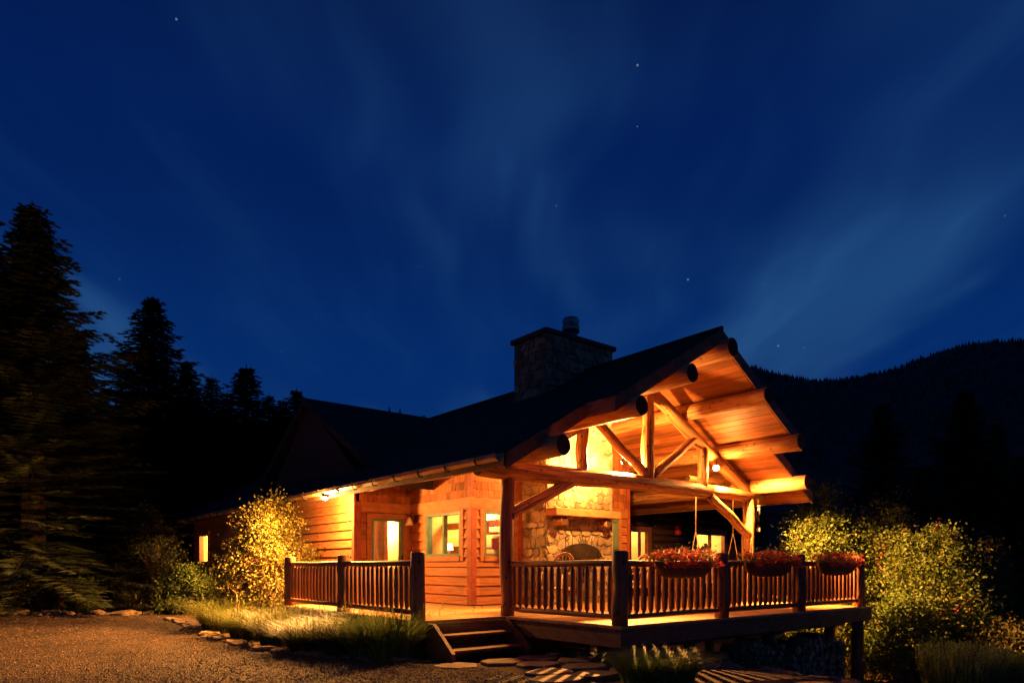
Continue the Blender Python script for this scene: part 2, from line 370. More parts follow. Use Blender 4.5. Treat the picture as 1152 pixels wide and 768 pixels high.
mb = MB(); r2 = random.Random(5)
for i in range(4200):
    az = math.atan((r2.uniform(800, 1400)-576)/768); r = 2440 - 1300*r2.random()**1.6
    p = mtn(az, r); h = r2.uniform(5, 13); s = h*.22
    mb.add([(p.x-s, p.y-s, p.z-2), (p.x+s, p.y-s, p.z-2), (p.x, p.y+s, p.z-2), (p.x, p.y, p.z+h)], [(0,1,3),(1,2,3),(2,0,3)])
tag(mb.build('mountain_forest', M['mount']), 'far dark conifer forest covering the mountain slope', 'forest', kind='stuff')

# ================================================================== HOUSE
house = thing('log_house', 'timber lodge with lit gabled porch, cedar shingles and stone chimney above the deck', 'house', (0, 0, 0))
UC = 3.65                                    # ridge line
RT, SB, PITCH = 5.78, 5.56, .58              # roof top / soffit height at the ridge
DZ = .60                                     # deck level
def part(mb, name, m, parent=None, **k): return mb.build(name, m, parent or house, **k)

def log(name, p0, p1, r0, r1, m, parent, label=None, wob=.012, n=20, knots=True, seg=10):
    p0, p1 = Vector(p0), Vector(p1); d = p1-p0; Ln = d.length
    mb = MB(); pts = []; rs = []; sd = rnd.random()*50
    for i in range(seg+1):
        t = i/seg; e = 0 if i in (0, seg) else 1
        pts.append((wob*e*noise.noise(Vector((sd, t*3, 0)))*3, wob*e*noise.noise(Vector((sd, 9, t*3)))*3, t*Ln))
        rs.append((r0+(r1-r0)*t)*(1+.07*noise.noise(Vector((sd, t*Ln*1.3, 4)))))
    # eased ends
    pts.insert(1, (pts[0][0], pts[0][1], .012)); rs.insert(1, rs[0]); rs[0] *= .93
    pts.insert(-1, (pts[-1][0], pts[-1][1], Ln-.012)); rs.insert(-1, rs[-1]); rs[-1] *= .93
    mb.tube(pts, rs, n, jit=.10)
    o = mb.build(name, m, parent, smooth=True)
    o.matrix_local = Matrix.Translation(p0) @ d.to_track_quat('Z', 'Y').to_matrix().to_4x4()
    if label: o['label'] = label
    o.data.materials.append(M['endgrain'])
    for pl in o.data.polygons:
        if len(pl.vertices) > 4: pl.material_index = 1
    return o

# walls -------------------------------------------------------------
def subtract(a, b, holes):
    out = [(a, b)]
    for h0, h1 in holes:
        nx = []
        for p, q in out:
            if h1 <= p or h0 >= q: nx.append((p, q)); continue
            if h0 > p: nx.append((p, h0))
            if h1 < q: nx.append((h1, q))
        out = nx
    return out
def cells(s0, s1, z0, z1, ops):
    cuts = sorted({s0, s1} | {min(max(v, s0), s1) for o in ops for v in o[:2]})
    for a, b in zip(cuts, cuts[1:]):
        if b-a < 1e-4: continue
        hs = [(o[2], o[3]) for o in ops if o[0] < (a+b)/2 < o[1]]
        for p, q in subtract(z0, z1, hs):
            if q-p > 1e-3: yield a, b, p, q
class Wall:
    def __init__(s, org, du, nrm): s.o = Vector(org); s.du = Vector(du); s.n = Vector(nrm)
    def P(s, a, z, off): p = s.o + s.du*a + s.n*off; return (p.x, p.y, z)
    def box(s, mb, a, b, z0, z1, o0, o1, o0t=None, o1t=None):
        o0t = o0 if o0t is None else o0t; o1t = o1 if o1t is None else o1t
        mb.hexa([s.P(a,z0,o0), s.P(b,z0,o0), s.P(b,z0,o1), s.P(a,z0,o1), s.P(a,z1,o0t), s.P(b,z1,o0t), s.P(b,z1,o1t), s.P(a,z1,o1t)])
    def slab(s, s0, s1, z0, z1, ops, name='wall', m='siding', th=.12):
        mb = MB()
        for a, b, p, q in cells(s0, s1, z0, z1, ops): s.box(mb, a, b, p, q, -th, 0)
        return part(mb, name, M[m])
    def lap(s, s0, s1, z0, z1, ops, h=.2):
        mb = MB(); z = z0
        while z < z1-.02:
            zt = min(z+h, z1); x = s0
            while x < s1-.01:
                xe = min(s1, x + rnd.uniform(1.6, 3.2)); 
                if s1-xe < .4: xe = s1
                for a, b, p, q in cells(x+.001, xe-.001, z, zt, ops):
                    ob = .040*(1-(p-z)/h)+.006; ot = .040*(1-(q-z)/h)+.006
                    s.box(mb, a, b, p+.002, q-.001, .001, ob, .001, ot)
                x = xe
            z = zt
        return part(mb, 'lap_siding', M['siding'])
    def shingles(s, s0, s1, z0, ztop, ops=(), h=.17):
        """ztop: function of s giving the roof line"""
        mb = MB(); z = z0; 
        while z < z0+6:
            x = s0; any_ = False
            while x < s1-.005:
                xe = min(s1, x + rnd.uniform(.09, .23))
                lim = min(ztop(x), ztop(xe))
                if z < lim-.03:
                    any_ = True; zt = min(z+h+.02, lim); zb = z + rnd.uniform(-.008, .012)
                    for a, b, p, q in cells(x+.003, xe-.003, zb, zt, ops):
                        s.box(mb, a, b, p, q, .001, .026+rnd.uniform(0, .008), .001, .008)
                x = xe
            if not any_: break
            z += h
        return part(mb, 'shingle_siding', M['shingle'])
    def board(s, a, b, z0, z1, o=.05, m='trim', name='trim_board'):
        mb = MB(); s.box(mb, a, b, z0, z1, .002, o); return part(mb, name, M[m], bevel=.004)

def window(wl, a, b, z0, z1, label, panes=2, door=False, m='green'):
    """frame, sashes and glass set in the opening a..b, z0..z1"""
    mb = MB(); t = .055
    for (p, q, r_, s_) in ((a, a+t, z0, z1), (b-t, b, z0, z1), (a+t, b-t, z0, z0+t), (a+t, b-t, z1-t, z1)):
        wl.box(mb, p, q, r_, s_, -.09, .045)
    wd = (b-a)/panes
    for i in range(1, panes): wl.box(mb, a+wd*i-.03, a+wd*i+.03, z0+t, z1-t, -.07, .035)
    f = part(mb, 'door' if door else 'window', M[m]); f['label'] = label
    mb = MB(); wl.box(mb, a+t, b-t, z0+t, z1-t, -.055, -.050); mb.build('glass_door_pane' if door else 'pane', M['glass'], f)
    mb = MB(); c = .11   # casing
    wl.box(mb, a-c, a-.002, z0-.02 if door else z0-c, z1+c, .002, .052); wl.box(mb, b+.002, b+c, z0-.02 if door else z0-c, z1+c, .002, .052)
    if not door: wl.box(mb, a, b, z0-c, z0-.002, .002, .07)
    wl.box(mb, a, b, z1+.002, z1+c, .002, .056)
    mb.build('casing', M['trim'], f)
    if door:
        mb = MB(); wl.box(mb, b-.05, b-.02, z0+.85, z0+1.05, .046, .07); mb.tube([wl.P(b-.035, z0+.95, .07), wl.P(b-.035, z0+.95, .1), wl.P(b-.13, z0+.95, .1)], .009, 6)
        mb.build('handle', M['iron'], f)
    return f

def roof_under(x): return SB - PITCH*abs(x-UC)
BZ0, BZ1 = 2.65, 2.88
WA = Wall((1.12, 5.14, 0), (0, 1, 0), (-1, 0, 0))      # long side wall of the alcove, faces left
opA = [(.36, 1.72, 1.65, 2.60)]
topA = roof_under(1.12)-.02
WA.slab(-.0, 2.43, 0, topA, opA)
WA.lap(0.09, 2.43, .62, BZ0, [(.25, 1.83, 1.54, 2.71)])
WA.board(-.05, 2.43, BZ0, BZ1, .06)
WA.shingles(.06, 2.43, BZ1, lambda s: topA)
WA.board(-.052, .088, .62, topA, .055, 'redtrim', 'corner_board')
WA.board(2.35, 2.43, .62, BZ0, .054, 'redtrim', 'corner_board')
window(WA, *opA[0][:2], *opA[0][2:], 'green framed double window lit from inside, facing the left deck')

WB = Wall((0, 7.57, 0), (1, 0, 0), (0, -1, 0))          # door wall
opB = [(.04, .86, .62, 2.52)]
WB.slab(-.34, 1.12, 0, 3.10, [(.04, .86, .62, 2.52)])
mb = MB(); pts = [(-.34, 3.10), (1.12, 3.10), (1.12, roof_under(1.12)-.03), (-.34, roof_under(-.34)-.03)]
mb.add([(x, 7.57, z_) for x, z_ in pts] + [(x, 7.69, z_) for x, z_ in pts], [(0,1,2,3), (7,6,5,4)] + [(i, i+4, (i+1) % 4+4, (i+1) % 4) for i in range(4)])
part(mb, 'gable_wall', M['shingle'])
WB.lap(-.22, -.076, .62, BZ0, []); WB.lap(.976, 1.06, .62, BZ0, [])
WB.board(-.22, 1.06, BZ0, BZ1, .06)
WB.shingles(-.25, 1.10, BZ1, lambda x: roof_under(x)-.02)
WB.board(-.34, -.222, .62, BZ1, .062, 'redtrim', 'corner_board')
window(WB, .04, .86, .62, 2.52, 'green framed glass door with light behind it', 1, door=True)

WC = Wall((-.34, 7.57, 0), (0, 1, 0), (-1, 0, 0))       # long main wall
opC = [(11.45, 12.6, 1.54, 2.57)]
topC = roof_under(-.34)-.02
WC.slab(0, 13.4, 0, topC, opC)
WC.lap(.02, 13.4, .25, 2.92, [(11.34, 12.71, 1.43, 2.68)])
WC.board(-.06, .06, .1, topC, .06, 'redtrim', 'corner_board')
WC.board(.06, 13.4, 2.92, topC, .035)
window(WC, *opC[0][:2], *opC[0][2:], 'narrow lit window at the far left end of the house', 1, m='trim')

WF = Wall((0, 5.14, 0), (1, 0, 0), (0, -1, 0))          # gable front wall under the porch roof
opF = [(1.42, 2.22, 1.65, 2.60), (4.78, 5.60, 1.65, 2.60)]
mb = MB()
for a, b, p, q in cells(1.12, 6.0, 0, BZ1, opF): WF.box(mb, a, b, p, q, -.12, 0)
part(mb, 'wall', M['siding'])
mb = MB(); pts = [(1.12, BZ1), (6.0, BZ1), (6.0, roof_under(6.0)-.02), (UC, SB-.02), (1.12, roof_under(1.12)-.02)]
mb.add([(x, 5.14, z_) for x, z_ in pts] + [(x, 5.26, z_) for x, z_ in pts], [(0,1,2,3,4), (9,8,7,6,5)] + [(i, i+5, (i+1) % 5+5, (i+1) % 5) for i in range(5)])
part(mb, 'gable_wall', M['shingle'])
WF.lap(1.21, 2.48, .62, BZ0, [(1.31, 2.33, 1.54, 2.71)])
WF.lap(4.57, 5.92, .62, BZ0, [(4.67, 5.71, 1.54, 2.71)])
WF.board(1.062, 2.48, BZ0, BZ1, .058); WF.board(4.57, 6.0, BZ0, BZ1, .058)
WF.shingles(1.10, 2.48, BZ1, lambda x: roof_under(x)-.03); WF.shingles(4.57, 5.92, BZ1, lambda x: roof_under(x)-.03)
WF.board(1.072, 1.208, .62, BZ0, .054, 'redtrim', 'corner_board'); WF.board(5.92, 6.02, .62, roof_under(6.0)-.1, .06, 'redtrim', 'corner_board')
WF.board(2.38, 2.48, .62, BZ0, .05, 'redtrim', 'corner_board')
window(WF, *opF[0][:2], *opF[0][2:], 'single lit window on the front wall behind the left porch post', 1)
window(WF, *opF[1][:2], *opF[1][2:], 'single window just right of the fireplace', 1)

WD = Wall((6.0, 5.26, 0), (0, 1, 0), (1, 0, 0))
mb = MB(); WD.box(mb, 0, 2.34, 0, roof_under(6)-.02, -.12, 0); part(mb, 'wall', M['siding'])
# back wing: dark log wall with lit windows
WE = Wall((0, 7.60, 0), (1, 0, 0), (0, -1, 0))
opE = [(8.85, 9.75, 1.45, 2.55), (12.2, 13.9, 1.45, 2.55)]
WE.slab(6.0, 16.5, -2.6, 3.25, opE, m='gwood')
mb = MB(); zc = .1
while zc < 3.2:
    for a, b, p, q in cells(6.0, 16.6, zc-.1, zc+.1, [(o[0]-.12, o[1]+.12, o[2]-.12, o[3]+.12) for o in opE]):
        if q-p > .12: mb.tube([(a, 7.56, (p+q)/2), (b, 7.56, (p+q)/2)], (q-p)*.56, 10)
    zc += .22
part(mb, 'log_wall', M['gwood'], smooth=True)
window(WE, *opE[0][:2], *opE[0][2:], 'small lit window on the dark log wall, nearer the fireplace', 1, m='trim')
window(WE, *opE[1][:2], *opE[1][2:], 'wide lit double window on the dark log wall, behind the swing', 2, m='trim')
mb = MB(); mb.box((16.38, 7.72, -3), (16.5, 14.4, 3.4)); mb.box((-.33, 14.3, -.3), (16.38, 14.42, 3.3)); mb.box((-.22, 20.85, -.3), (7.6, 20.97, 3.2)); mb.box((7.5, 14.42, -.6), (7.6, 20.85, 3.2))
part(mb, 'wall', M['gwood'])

# rooms behind the windows -----------------------------------------------
def room(x0, x1, y0, y1, lamp, power, z0=.6, z1=2.95, op='-x'):
    mb = MB(); v = [(x0,y0,z0),(x1,y0,z0),(x1,y1,z0),(x0,y1,z0),(x0,y0,z1),(x1,y0,z1),(x1,y1,z1),(x0,y1,z1)]
    fs = {'b': (0,1,2,3), 't': (7,6,5,4), '-y': (4,5,1,0), '+x': (5,6,2,1), '+y': (6,7,3,2), '-x': (7,4,0,3)}
    mb.add(v, [f for k, f in fs.items() if k not in op])
    part(mb, 'room', M['room'])
    ld = bpy.data.lights.new('room_lamp', 'POINT'); ld.energy = power; ld.color = (1, .60, .18); ld.shadow_soft_size = .12
    lo = bpy.data.objects.new('room_lamp', ld); col.objects.link(lo); lo.location = lamp; lo.parent = house
room(1.25, 2.47, 5.28, 7.45, (2.2, 6.3, 2.7), P_ROOM*1.0, op='-x -y')
room(-.2, 1.1, 7.70, 9.6, (.9, 8.6, 2.4), P_ROOM*2.2, op='-y')
room(-.2, 1.4, 18.2, 20.8, (.9, 19.6, 2.6), P_ROOM*3, op='-x')
room(4.6, 5.85, 5.28, 7.45, (5.3, 6.9, 2.6), P_ROOM*.5, op='-y')
room(8.3, 10.4, 7.74, 9.8, (9.6, 8.9, 2.7), P_ROOM*.7, op='-y')
room(11.8, 14.4, 7.74, 9.8, (13.4, 8.9, 2.7), P_ROOM*1.1, op='-y')
# furnishings seen through the panes
mb = MB(); mb.box((.33, 8.3, .6), (.55, 8.34, 2.95)); part(mb, 'inner_door', M['white'])
mb = MB(); mb.box((.62, 8.0, .6), (.72, 8.6, 2.95)); mb.box((-.19, 8.9, 2.3), (1.09, 9.0, 2.42)); part(mb, 'inner_beam', M['trim'])
mb = MB(); mb.box((1.9, 5.3, 2.3), (2.0, 7.4, 2.45)); mb.box((2.0, 6.9, .6), (2.3, 7.3, 1.9)); part(mb, 'inner_shelf', M['trim'])
mb = MB()
for k in range(5): mb.box((2.05, 5.65, .8+.34*k), (2.44, 6.2, .84+.34*k))
for k in range(16): a = 5.7+.5*rnd.random(); zz_ = .84+.34*rnd.randrange(5); mb.box((2.1, a, zz_), (2.3, a+.05, zz_+.2))
part(mb, 'bookshelf', M['redtrim'])
mb = MB(); mb.tube([(1.55, 6.62, 1.8), (1.55, 6.62, 1.95)], [.09, .06], 12); ls = part(mb, 'table_lamp', emit('small_shade', (1, .75, .4), 6))
mb = MB(); mb.box((1.35, 6.4, 1.55), (1.75, 6.8, 1.6)); mb.tube([(1.55, 6.62, 1.6), (1.55, 6.62, 1.8)], .03, 8); part(mb, 'side_table', M['trim'])
mb = MB()
for a in (8.95, 9.6): mb.box((a, 7.85, 1.4), (a+.1, 7.9, 2.6))
mb.box((12.3, 7.85, 1.4), (12.42, 7.9, 2.6)); mb.box((13.2, 8.6, .6), (13.5, 9.0, 2.3)); mb.box((12.3, 9.2, 1.9), (13.0, 9.3, 2.2)); part(mb, 'curtain', M['redtrim'])
mb = MB(); mb.box((.0, 19.5, 1.45), (.03, 19.62, 2.6)); part(mb, 'curtain', M['trim'])

# roof ---------------------------------------------------------------
def rt(x): return RT-PITCH*abs(x-UC)
def slope_quad(mb, xa, xb, ya, yb, zf, th):
    xa, xb = sorted((xa, xb))
    mb.hexa([(xa,ya,zf(xa)-th),(xb,ya,zf(xb)-th),(xb,yb,zf(xb)-th),(xa,yb,zf(xa)-th),(xa,ya,zf(xa)),(xb,ya,zf(xb)),(xb,yb,zf(xb)),(xa,yb,zf(xa))])
EAVE_L, EAVE_R = -.90, 8.20
YB = 21.2
mb = MB()
for s, e in ((-1, EAVE_L), (1, EAVE_R)):
    xs = UC + s*2.85
    # courses of shingles, each lapping the next
    nC = 26
    for i in range(nC):
        d0, d1 = 4.55*i/nC, 4.55*(i+1)/nC
        xa, xb = UC+s*d0, UC+s*d1
        y0 = .83 if (d0+d1)/2 < 2.85 else 1.46
        yb = YB if s < 0 else 14
        lift = lambda x, s=s, d0=d0: rt(x) + .018*(abs(x-UC)-d0)/(4.55/nC)
        slope_quad(mb, xa, xb, y0, yb, lift, .07)
part(mb, 'roof', M['roof'])
mb = MB(); mb.tube([(UC, .80, RT+.01), (UC, 10.9, RT+.01)], .05, 8); part(mb, 'ridge_cap', M['roof'])
# soffit boards running along the purlins
mb = MB()
for s in (-1, 1):
    nb = 32
    for i in range(nb):
        d0, d1 = 4.5*i/nb+.005, 4.5*(i+1)/nb-.005
        y0 = .86 if (d0+d1)/2 < 2.85 else 1.49
        yy = y0
        while yy < 7.55:
            ye = min(7.55, yy + rnd.uniform(2.0, 4.0))
            slope_quad(mb, UC+s*d0, UC+s*d1, yy, ye-.002, lambda x: rt(x)-.09, .13+rnd.uniform(0, .006)); yy = ye
part(mb, 'soffit', M['soffit'])
mb = MB()
slope_quad(mb, UC-4.5, UC, 7.56, YB-.1, lambda x: rt(x)-.10, .12)
slope_quad(mb, UC, UC+4.5, 7.56, 13.9, lambda x: rt(x)-.10, .12)
part(mb, 'soffit', M['darkwood'])
# rake and eave fascia
mb = MB()
for s in (-1, 1):
    slope_quad(mb, UC, UC+s*2.88, .80, .83, lambda x: rt(x)-.01, .24)
    slope_quad(mb, UC+s*2.85, UC+s*4.55, 1.43, 1.46, lambda x: rt(x)-.01, .24)
    slope_quad(mb, UC+s*2.85, UC+s*2.88, .83, 1.43, lambda x: rt(x)-.012, .236)
part(mb, 'rake_fascia', M['darkwood'])
mb = MB(); mb.box((EAVE_L-.03, 1.46, rt(EAVE_L)-.22), (EAVE_L, YB, rt(EAVE_L)-.01)); mb.box((EAVE_R, 1.46, rt(EAVE_R)-.22), (EAVE_R+.03, 14, rt(EAVE_R)-.01))
part(mb, 'eave_fascia', M['darkwood'])
# gutter
mb = MB(); sec = [(-.005, .055), (-.02, 0), (-.05, -.05), (-.10, -.055), (-.135, -.01), (-.14, .05), (-.13, .052), (-.125, 0), (-.095, -.042), (-.055, -.038), (-.03, .002), (-.015, .053)]
zx = rt(EAVE_L)-.09
for y0, y1 in ((1.5, 20.9),):
    a = [(EAVE_L-.03+x, y0, zx+z_) for x, z_ in sec]; b = [(EAVE_L-.03+x, y1, zx+z_) for x, z_ in sec]; k = len(sec)
    mb.add(a+b, [(i, (i+1) % k, (i+1) % k+k, i+k) for i in range(k)] + [tuple(range(k))[::-1], tuple(range(k, 2*k))])
gut = part(mb, 'gutter', M['copper'])
y = 2.0
while y < 20.5:
    mb = MB(); mb.tube([(EAVE_L-.02, y, zx+.07), (EAVE_L-.185, y, zx+.062), (EAVE_L-.18, y, zx-.015), (EAVE_L-.14, y, zx-.075), (EAVE_L-.07, y, zx-.07)], .014, 6)
    mb.build('gutter_strap', M['iron'], gut); y += .84
# cross gable roof over the back wing (ridge along x at y=11)
def rc(y): return 5.88-PITCH*abs(y-11)
mb = MB()
for s in (-1, 1):
    nC = 22
    for i in range(nC):
        d0, d1 = 4.4*i/nC, 4.4*(i+1)/nC
        ya, yb = sorted((11+s*d0, 11+s*d1)); f = lambda y, d0=d0: rc(y)+.018*(abs(y-11)-d0)/.2
        x0, x1 = -.15, 16.9
        mb.hexa([(x0,ya,f(ya)-.2),(x1,ya,f(ya)-.2),(x1,yb,f(yb)-.2),(x0,yb,f(yb)-.2),(x0,ya,f(ya)),(x1,ya,f(ya)),(x1,yb,f(yb)),(x0,yb,f(yb))])
part(mb, 'cross_roof', M['roof'])
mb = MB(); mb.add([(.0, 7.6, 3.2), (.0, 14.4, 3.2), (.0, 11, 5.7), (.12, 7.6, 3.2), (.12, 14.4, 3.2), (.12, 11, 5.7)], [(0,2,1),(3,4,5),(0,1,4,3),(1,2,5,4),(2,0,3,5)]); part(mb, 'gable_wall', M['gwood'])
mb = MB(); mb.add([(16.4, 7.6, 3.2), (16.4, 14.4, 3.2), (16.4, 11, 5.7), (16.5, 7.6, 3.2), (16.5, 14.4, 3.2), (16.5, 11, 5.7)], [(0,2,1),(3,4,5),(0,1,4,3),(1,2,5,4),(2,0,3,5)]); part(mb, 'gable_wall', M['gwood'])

# purlins and truss ------------------------------------------------------
for d, z_, y0, r in ((0, 5.38, .57, .172), (1.2, 4.70, .57, .165), (2.47, 3.97, .60, .165), (3.70, 3.28, 1.10, .165)):
    for s in ((1,) if d == 0 else (-1, 1)):
        x = UC+s*d
        y1 = 5.2 if d < 2.5 else 7.6
        if s > 0 and d > 3: y1 = 7.5
        log('purlin', (x, y0, z_), (x, y1, z_), r, r*.97, M['log'], house, wob=.006)
TY = 2.54
log('tie_beam', (-.62, TY, 3.08), (UC+3.65+.45, TY, 3.10), .180, .138, M['log'], house, n=28, wob=.028, seg=26)
log('porch_post', (0, TY, DZ), (0, TY, 2.98), .125, .115, M['log_dark'], house, 'dark log post carrying the left end of the porch truss')
log('porch_post', (7.3, TY, DZ), (7.3, TY, 3.0), .15, .14, M['log'], house, 'pale log post carrying the right end of the porch truss')
log('king_post', (UC, TY, 3.2), (UC, TY, 5.22), .13, .12, M['log'], house)
for s in (-1, 1):
    log('truss_rafter', (UC+s*.08, TY, 4.98), (UC+s*3.75, TY, 3.12), .125, .13, M['log'], house)
    log('truss_strut', (UC+s*.10, TY-.02, 3.27), (UC+s*1.55, TY-.01, 4.20), .095, .09, M['log'], house)
    log('queen_post', (UC+s*1.86, TY+.01, 3.18), (UC+s*1.86, TY+.01, 4.10), .115, .11, M['log'], house)
log('knee_brace', (.03, TY-.03, 2.30), (1.55, TY-.03, 3.00), .10, .10, M['log'], house)
log('knee_brace', (7.30, TY-.03, 2.12), (5.72, TY-.03, 3.00), .105, .10, M['log'], house)

# chimney and outdoor fireplace -------------------------------------------
CX0, CX1, CY0, CY1 = 2.50, 4.55, 4.34, 5.42
OX0, OX1, OZ0 = 2.92, 3.96, .62
mb = MB()
arch = [(OX0, OZ0), (OX0, 1.64)] + [(OX0+(OX1-OX0)*(.5-.5*math.cos(math.pi*i/12)), 1.64+.20*math.sin(math.pi*i/12)) for i in range(1, 12)] + [(OX1, 1.64), (OX1, OZ0)]
# front face as strips round the arch
F = lambda x, z_: (x, CY0, z_)
mb.add([F(CX0, 0), F(OX0, 0), F(OX0, 6.4), F(CX0, 6.4)], [(0,1,2,3)]); mb.add([F(OX1, 0), F(CX1, 0), F(CX1, 6.4), F(OX1, 6.4)], [(0,1,2,3)])
mb.add([F(OX0, 0), F(OX1, 0), F(OX1, OZ0), F(OX0, OZ0)], [(0,1,2,3)])
ar = arch[1:-1]
for (x0, z0), (x1, z1) in zip(ar, ar[1:]):
    mb.add([F(x0, z0), F(x1, z1), F(x1, 6.4), F(x0, 6.4)], [(0,1,2,3)])
    mb.add([(x0, CY0, z0), (x1, CY0, z1), (x1, CY0+.55, z1), (x0, CY0+.55, z0)], [(0,1,2,3)])
for x in (OX0, OX1): mb.add([(x, CY0, OZ0), (x, CY0+.55, OZ0), (x, CY0+.55, 1.64), (x, CY0, 1.64)], [(0,1,2,3)])
mb.add([(OX0, CY0+.55, OZ0), (OX1, CY0+.55, OZ0), (OX1, CY0+.55, 1.90), (OX0, CY0+.55, 1.90)], [(0,1,2,3)])
mb.add([(OX0, CY0, OZ0), (OX1, CY0, OZ0), (OX1, CY0+.55, OZ0), (OX0, CY0+.55, OZ0)], [(0,1,2,3)])
mb.add([(CX0, CY0, 0), (CX0, CY1, 0), (CX0, CY1, 6.4), (CX0, CY0, 6.4)], [(0,3,2,1)][::1]); mb.add([(CX1, CY0, 0), (CX1, CY1, 0), (CX1, CY1, 6.4), (CX1, CY0, 6.4)], [(0,1,2,3)])
mb.add([(CX0, CY1, 0), (CX1, CY1, 0), (CX1, CY1, 6.4), (CX0, CY1, 6.4)], [(1,0,3,2)]); mb.add([(CX0, CY0, 6.4), (CX1, CY0, 6.4), (CX1, CY1, 6.4), (CX0, CY1, 6.4)], [(0,1,2,3)])
chim = part(mb, 'chimney', M['stone']); chim['label'] = 'tall stone chimney with an outdoor fireplace at its foot'
# proud face stones, irregular
r2 = random.Random(21); mb = MB()
def face_stone(cx, cz, w_, h_, th, side):
    pts = []
    for sx, sy in ((-1,-1),(1,-1),(1,1),(-1,1)):
        jx, jy = r2.uniform(-.10, .10)*w_, r2.uniform(-.12, .12)*h_; c_ = r2.uniform(.08, .34)
        a_ = (cx+sx*w_*.5+jx, cz+sy*h_*.5+jy)
        e1 = (a_[0]-(sx*w_*c_ if sx*sy < 0 else 0), a_[1]-(0 if sx*sy < 0 else sy*h_*c_)); e2 = (a_[0]-(0 if sx*sy < 0 else sx*w_*c_), a_[1]-(sy*h_*c_ if sx*sy < 0 else 0))
        pts += [e2, e1] if sx*sy < 0 else [e1, e2]
    k = len(pts)
    ang_ = lambda p: math.atan2((p[1]-cz)/h_, (p[0]-cx)/w_)
    pts.sort(key=ang_)
    def P(p, o, sc=1):
        x, z_ = cx+(p[0]-cx)*sc, cz+(p[1]-cz)*sc
        return (x, CY0-o, z_) if side == 'f' else (CX0-o, x, z_)
    v = [P(p, -.01) for p in pts]+[P(p, th*.7, .97) for p in pts]+[P(p, th*r2.uniform(.9, 1.1), .82) for p in pts]
    fs = [(i, (i+1) % k, (i+1) % k+k, i+k) for i in range(k)]+[(i+k, (i+1) % k+k, (i+1) % k+2*k, i+2*k) for i in range(k)]+[tuple(range(2*k, 3*k))]
    mb.add(v, fs)
z_ = .75
while z_ < 6.3:
    h_ = r2.uniform(.11, .24); x = CX0+.01
    while x < CX1-.05:
        w_ = min(r2.uniform(.10, .36), CX1-.01-x)
        cx, cz = x+w_/2, z_+h_/2
        ins = (OX0-.06 < cx+w_/2 and cx-w_/2 < OX1+.06) and cz-h_/2 < 1.92
        if not ins and w_ > .05: face_stone(cx, cz+r2.uniform(-.02, .02), w_*.94, h_*r2.uniform(.86, 1.0), r2.uniform(.010, .038), 'f')
        x += w_
    z_ += h_
z_ = .75
while z_ < 6.3:
    h_ = r2.uniform(.12, .26); x = CY0+.01
    while x < CY1-.05:
        w_ = min(r2.uniform(.12, .38), CY1-.01-x)
        if w_ > .1: face_stone(x+w_/2, z_+h_/2, w_*.94, h_*.93, r2.uniform(.012, .05), 's')
        x += w_
    z_ += h_
sm = mat('face_stone', (.11,.075,.045), (.32,.25,.15), ns=4, bump=.9, bs=12, island=.42, rough=.85, dist=.02, c2=(.27,.19,.11))
mb.build('face_stones', sm, chim)
mb = MB(); mb.box((CX0-.07, CY0-.07, 6.4), (CX1+.07, CY1+.07, 6.50)); mb.build('chimney_cap', M['capm'], chim, bevel=.01)
mb = MB(); mb.tube([(3.72, 4.86, 6.5), (3.72, 4.86, 6.8)], .15, 20); mb.tube([(3.72, 4.86, 6.80), (3.72, 4.86, 6.92), (3.72, 4.86, 6.93), (3.72, 4.86, 7.04), (3.72, 4.86, 7.12)], [.20, .20, .175, .20, .17], 20)
mb.build('flue', M['metal'], chim, smooth=True)
mb = MB(); mb.box((2.46, CY0-.36, 2.50), (4.46, CY0-.005, 2.66)); mb.build('mantel', M['trim'], chim, bevel=.015)
for x in (2.78, 4.15):
    log('mantel_bracket', (x, CY0-.28, 2.395), (x, CY0+.05, 2.395), .10, .10, M['log'], chim, seg=3)
mb = MB()    # iron hood
hd = [(OX0-.08+(OX1-OX0+.16)*(.5-.5*math.cos(math.pi*i/14)), 1.64+.28*math.sin(math.pi*i/14)) for i in range(15)]
for (x0, z0), (x1, z1) in zip(hd, hd[1:]):
    mb.hexa([(x0, CY0-.06, 1.60), (x1, CY0-.06, 1.60), (x1, CY0-.05, 1.60), (x0, CY0-.05, 1.60), (x0, CY0-.14, z0+.01), (x1, CY0-.14, z1+.01), (x1, CY0-.05, z1+.01), (x0, CY0-.05, z0+.01)])
mb.build('fireplace_hood', M['iron'], chim)
mb = MB()
for x in [OX0+.05+.2*i for i in range(6)]:
    mb = MB(); mb.tube([(x, CY0-.10, 1.80), (x, CY0-.10, 2.04), (x+.015, CY0-.12, 2.08)], .008, 6); mb.build('tool_hook', M['iron'], chim)

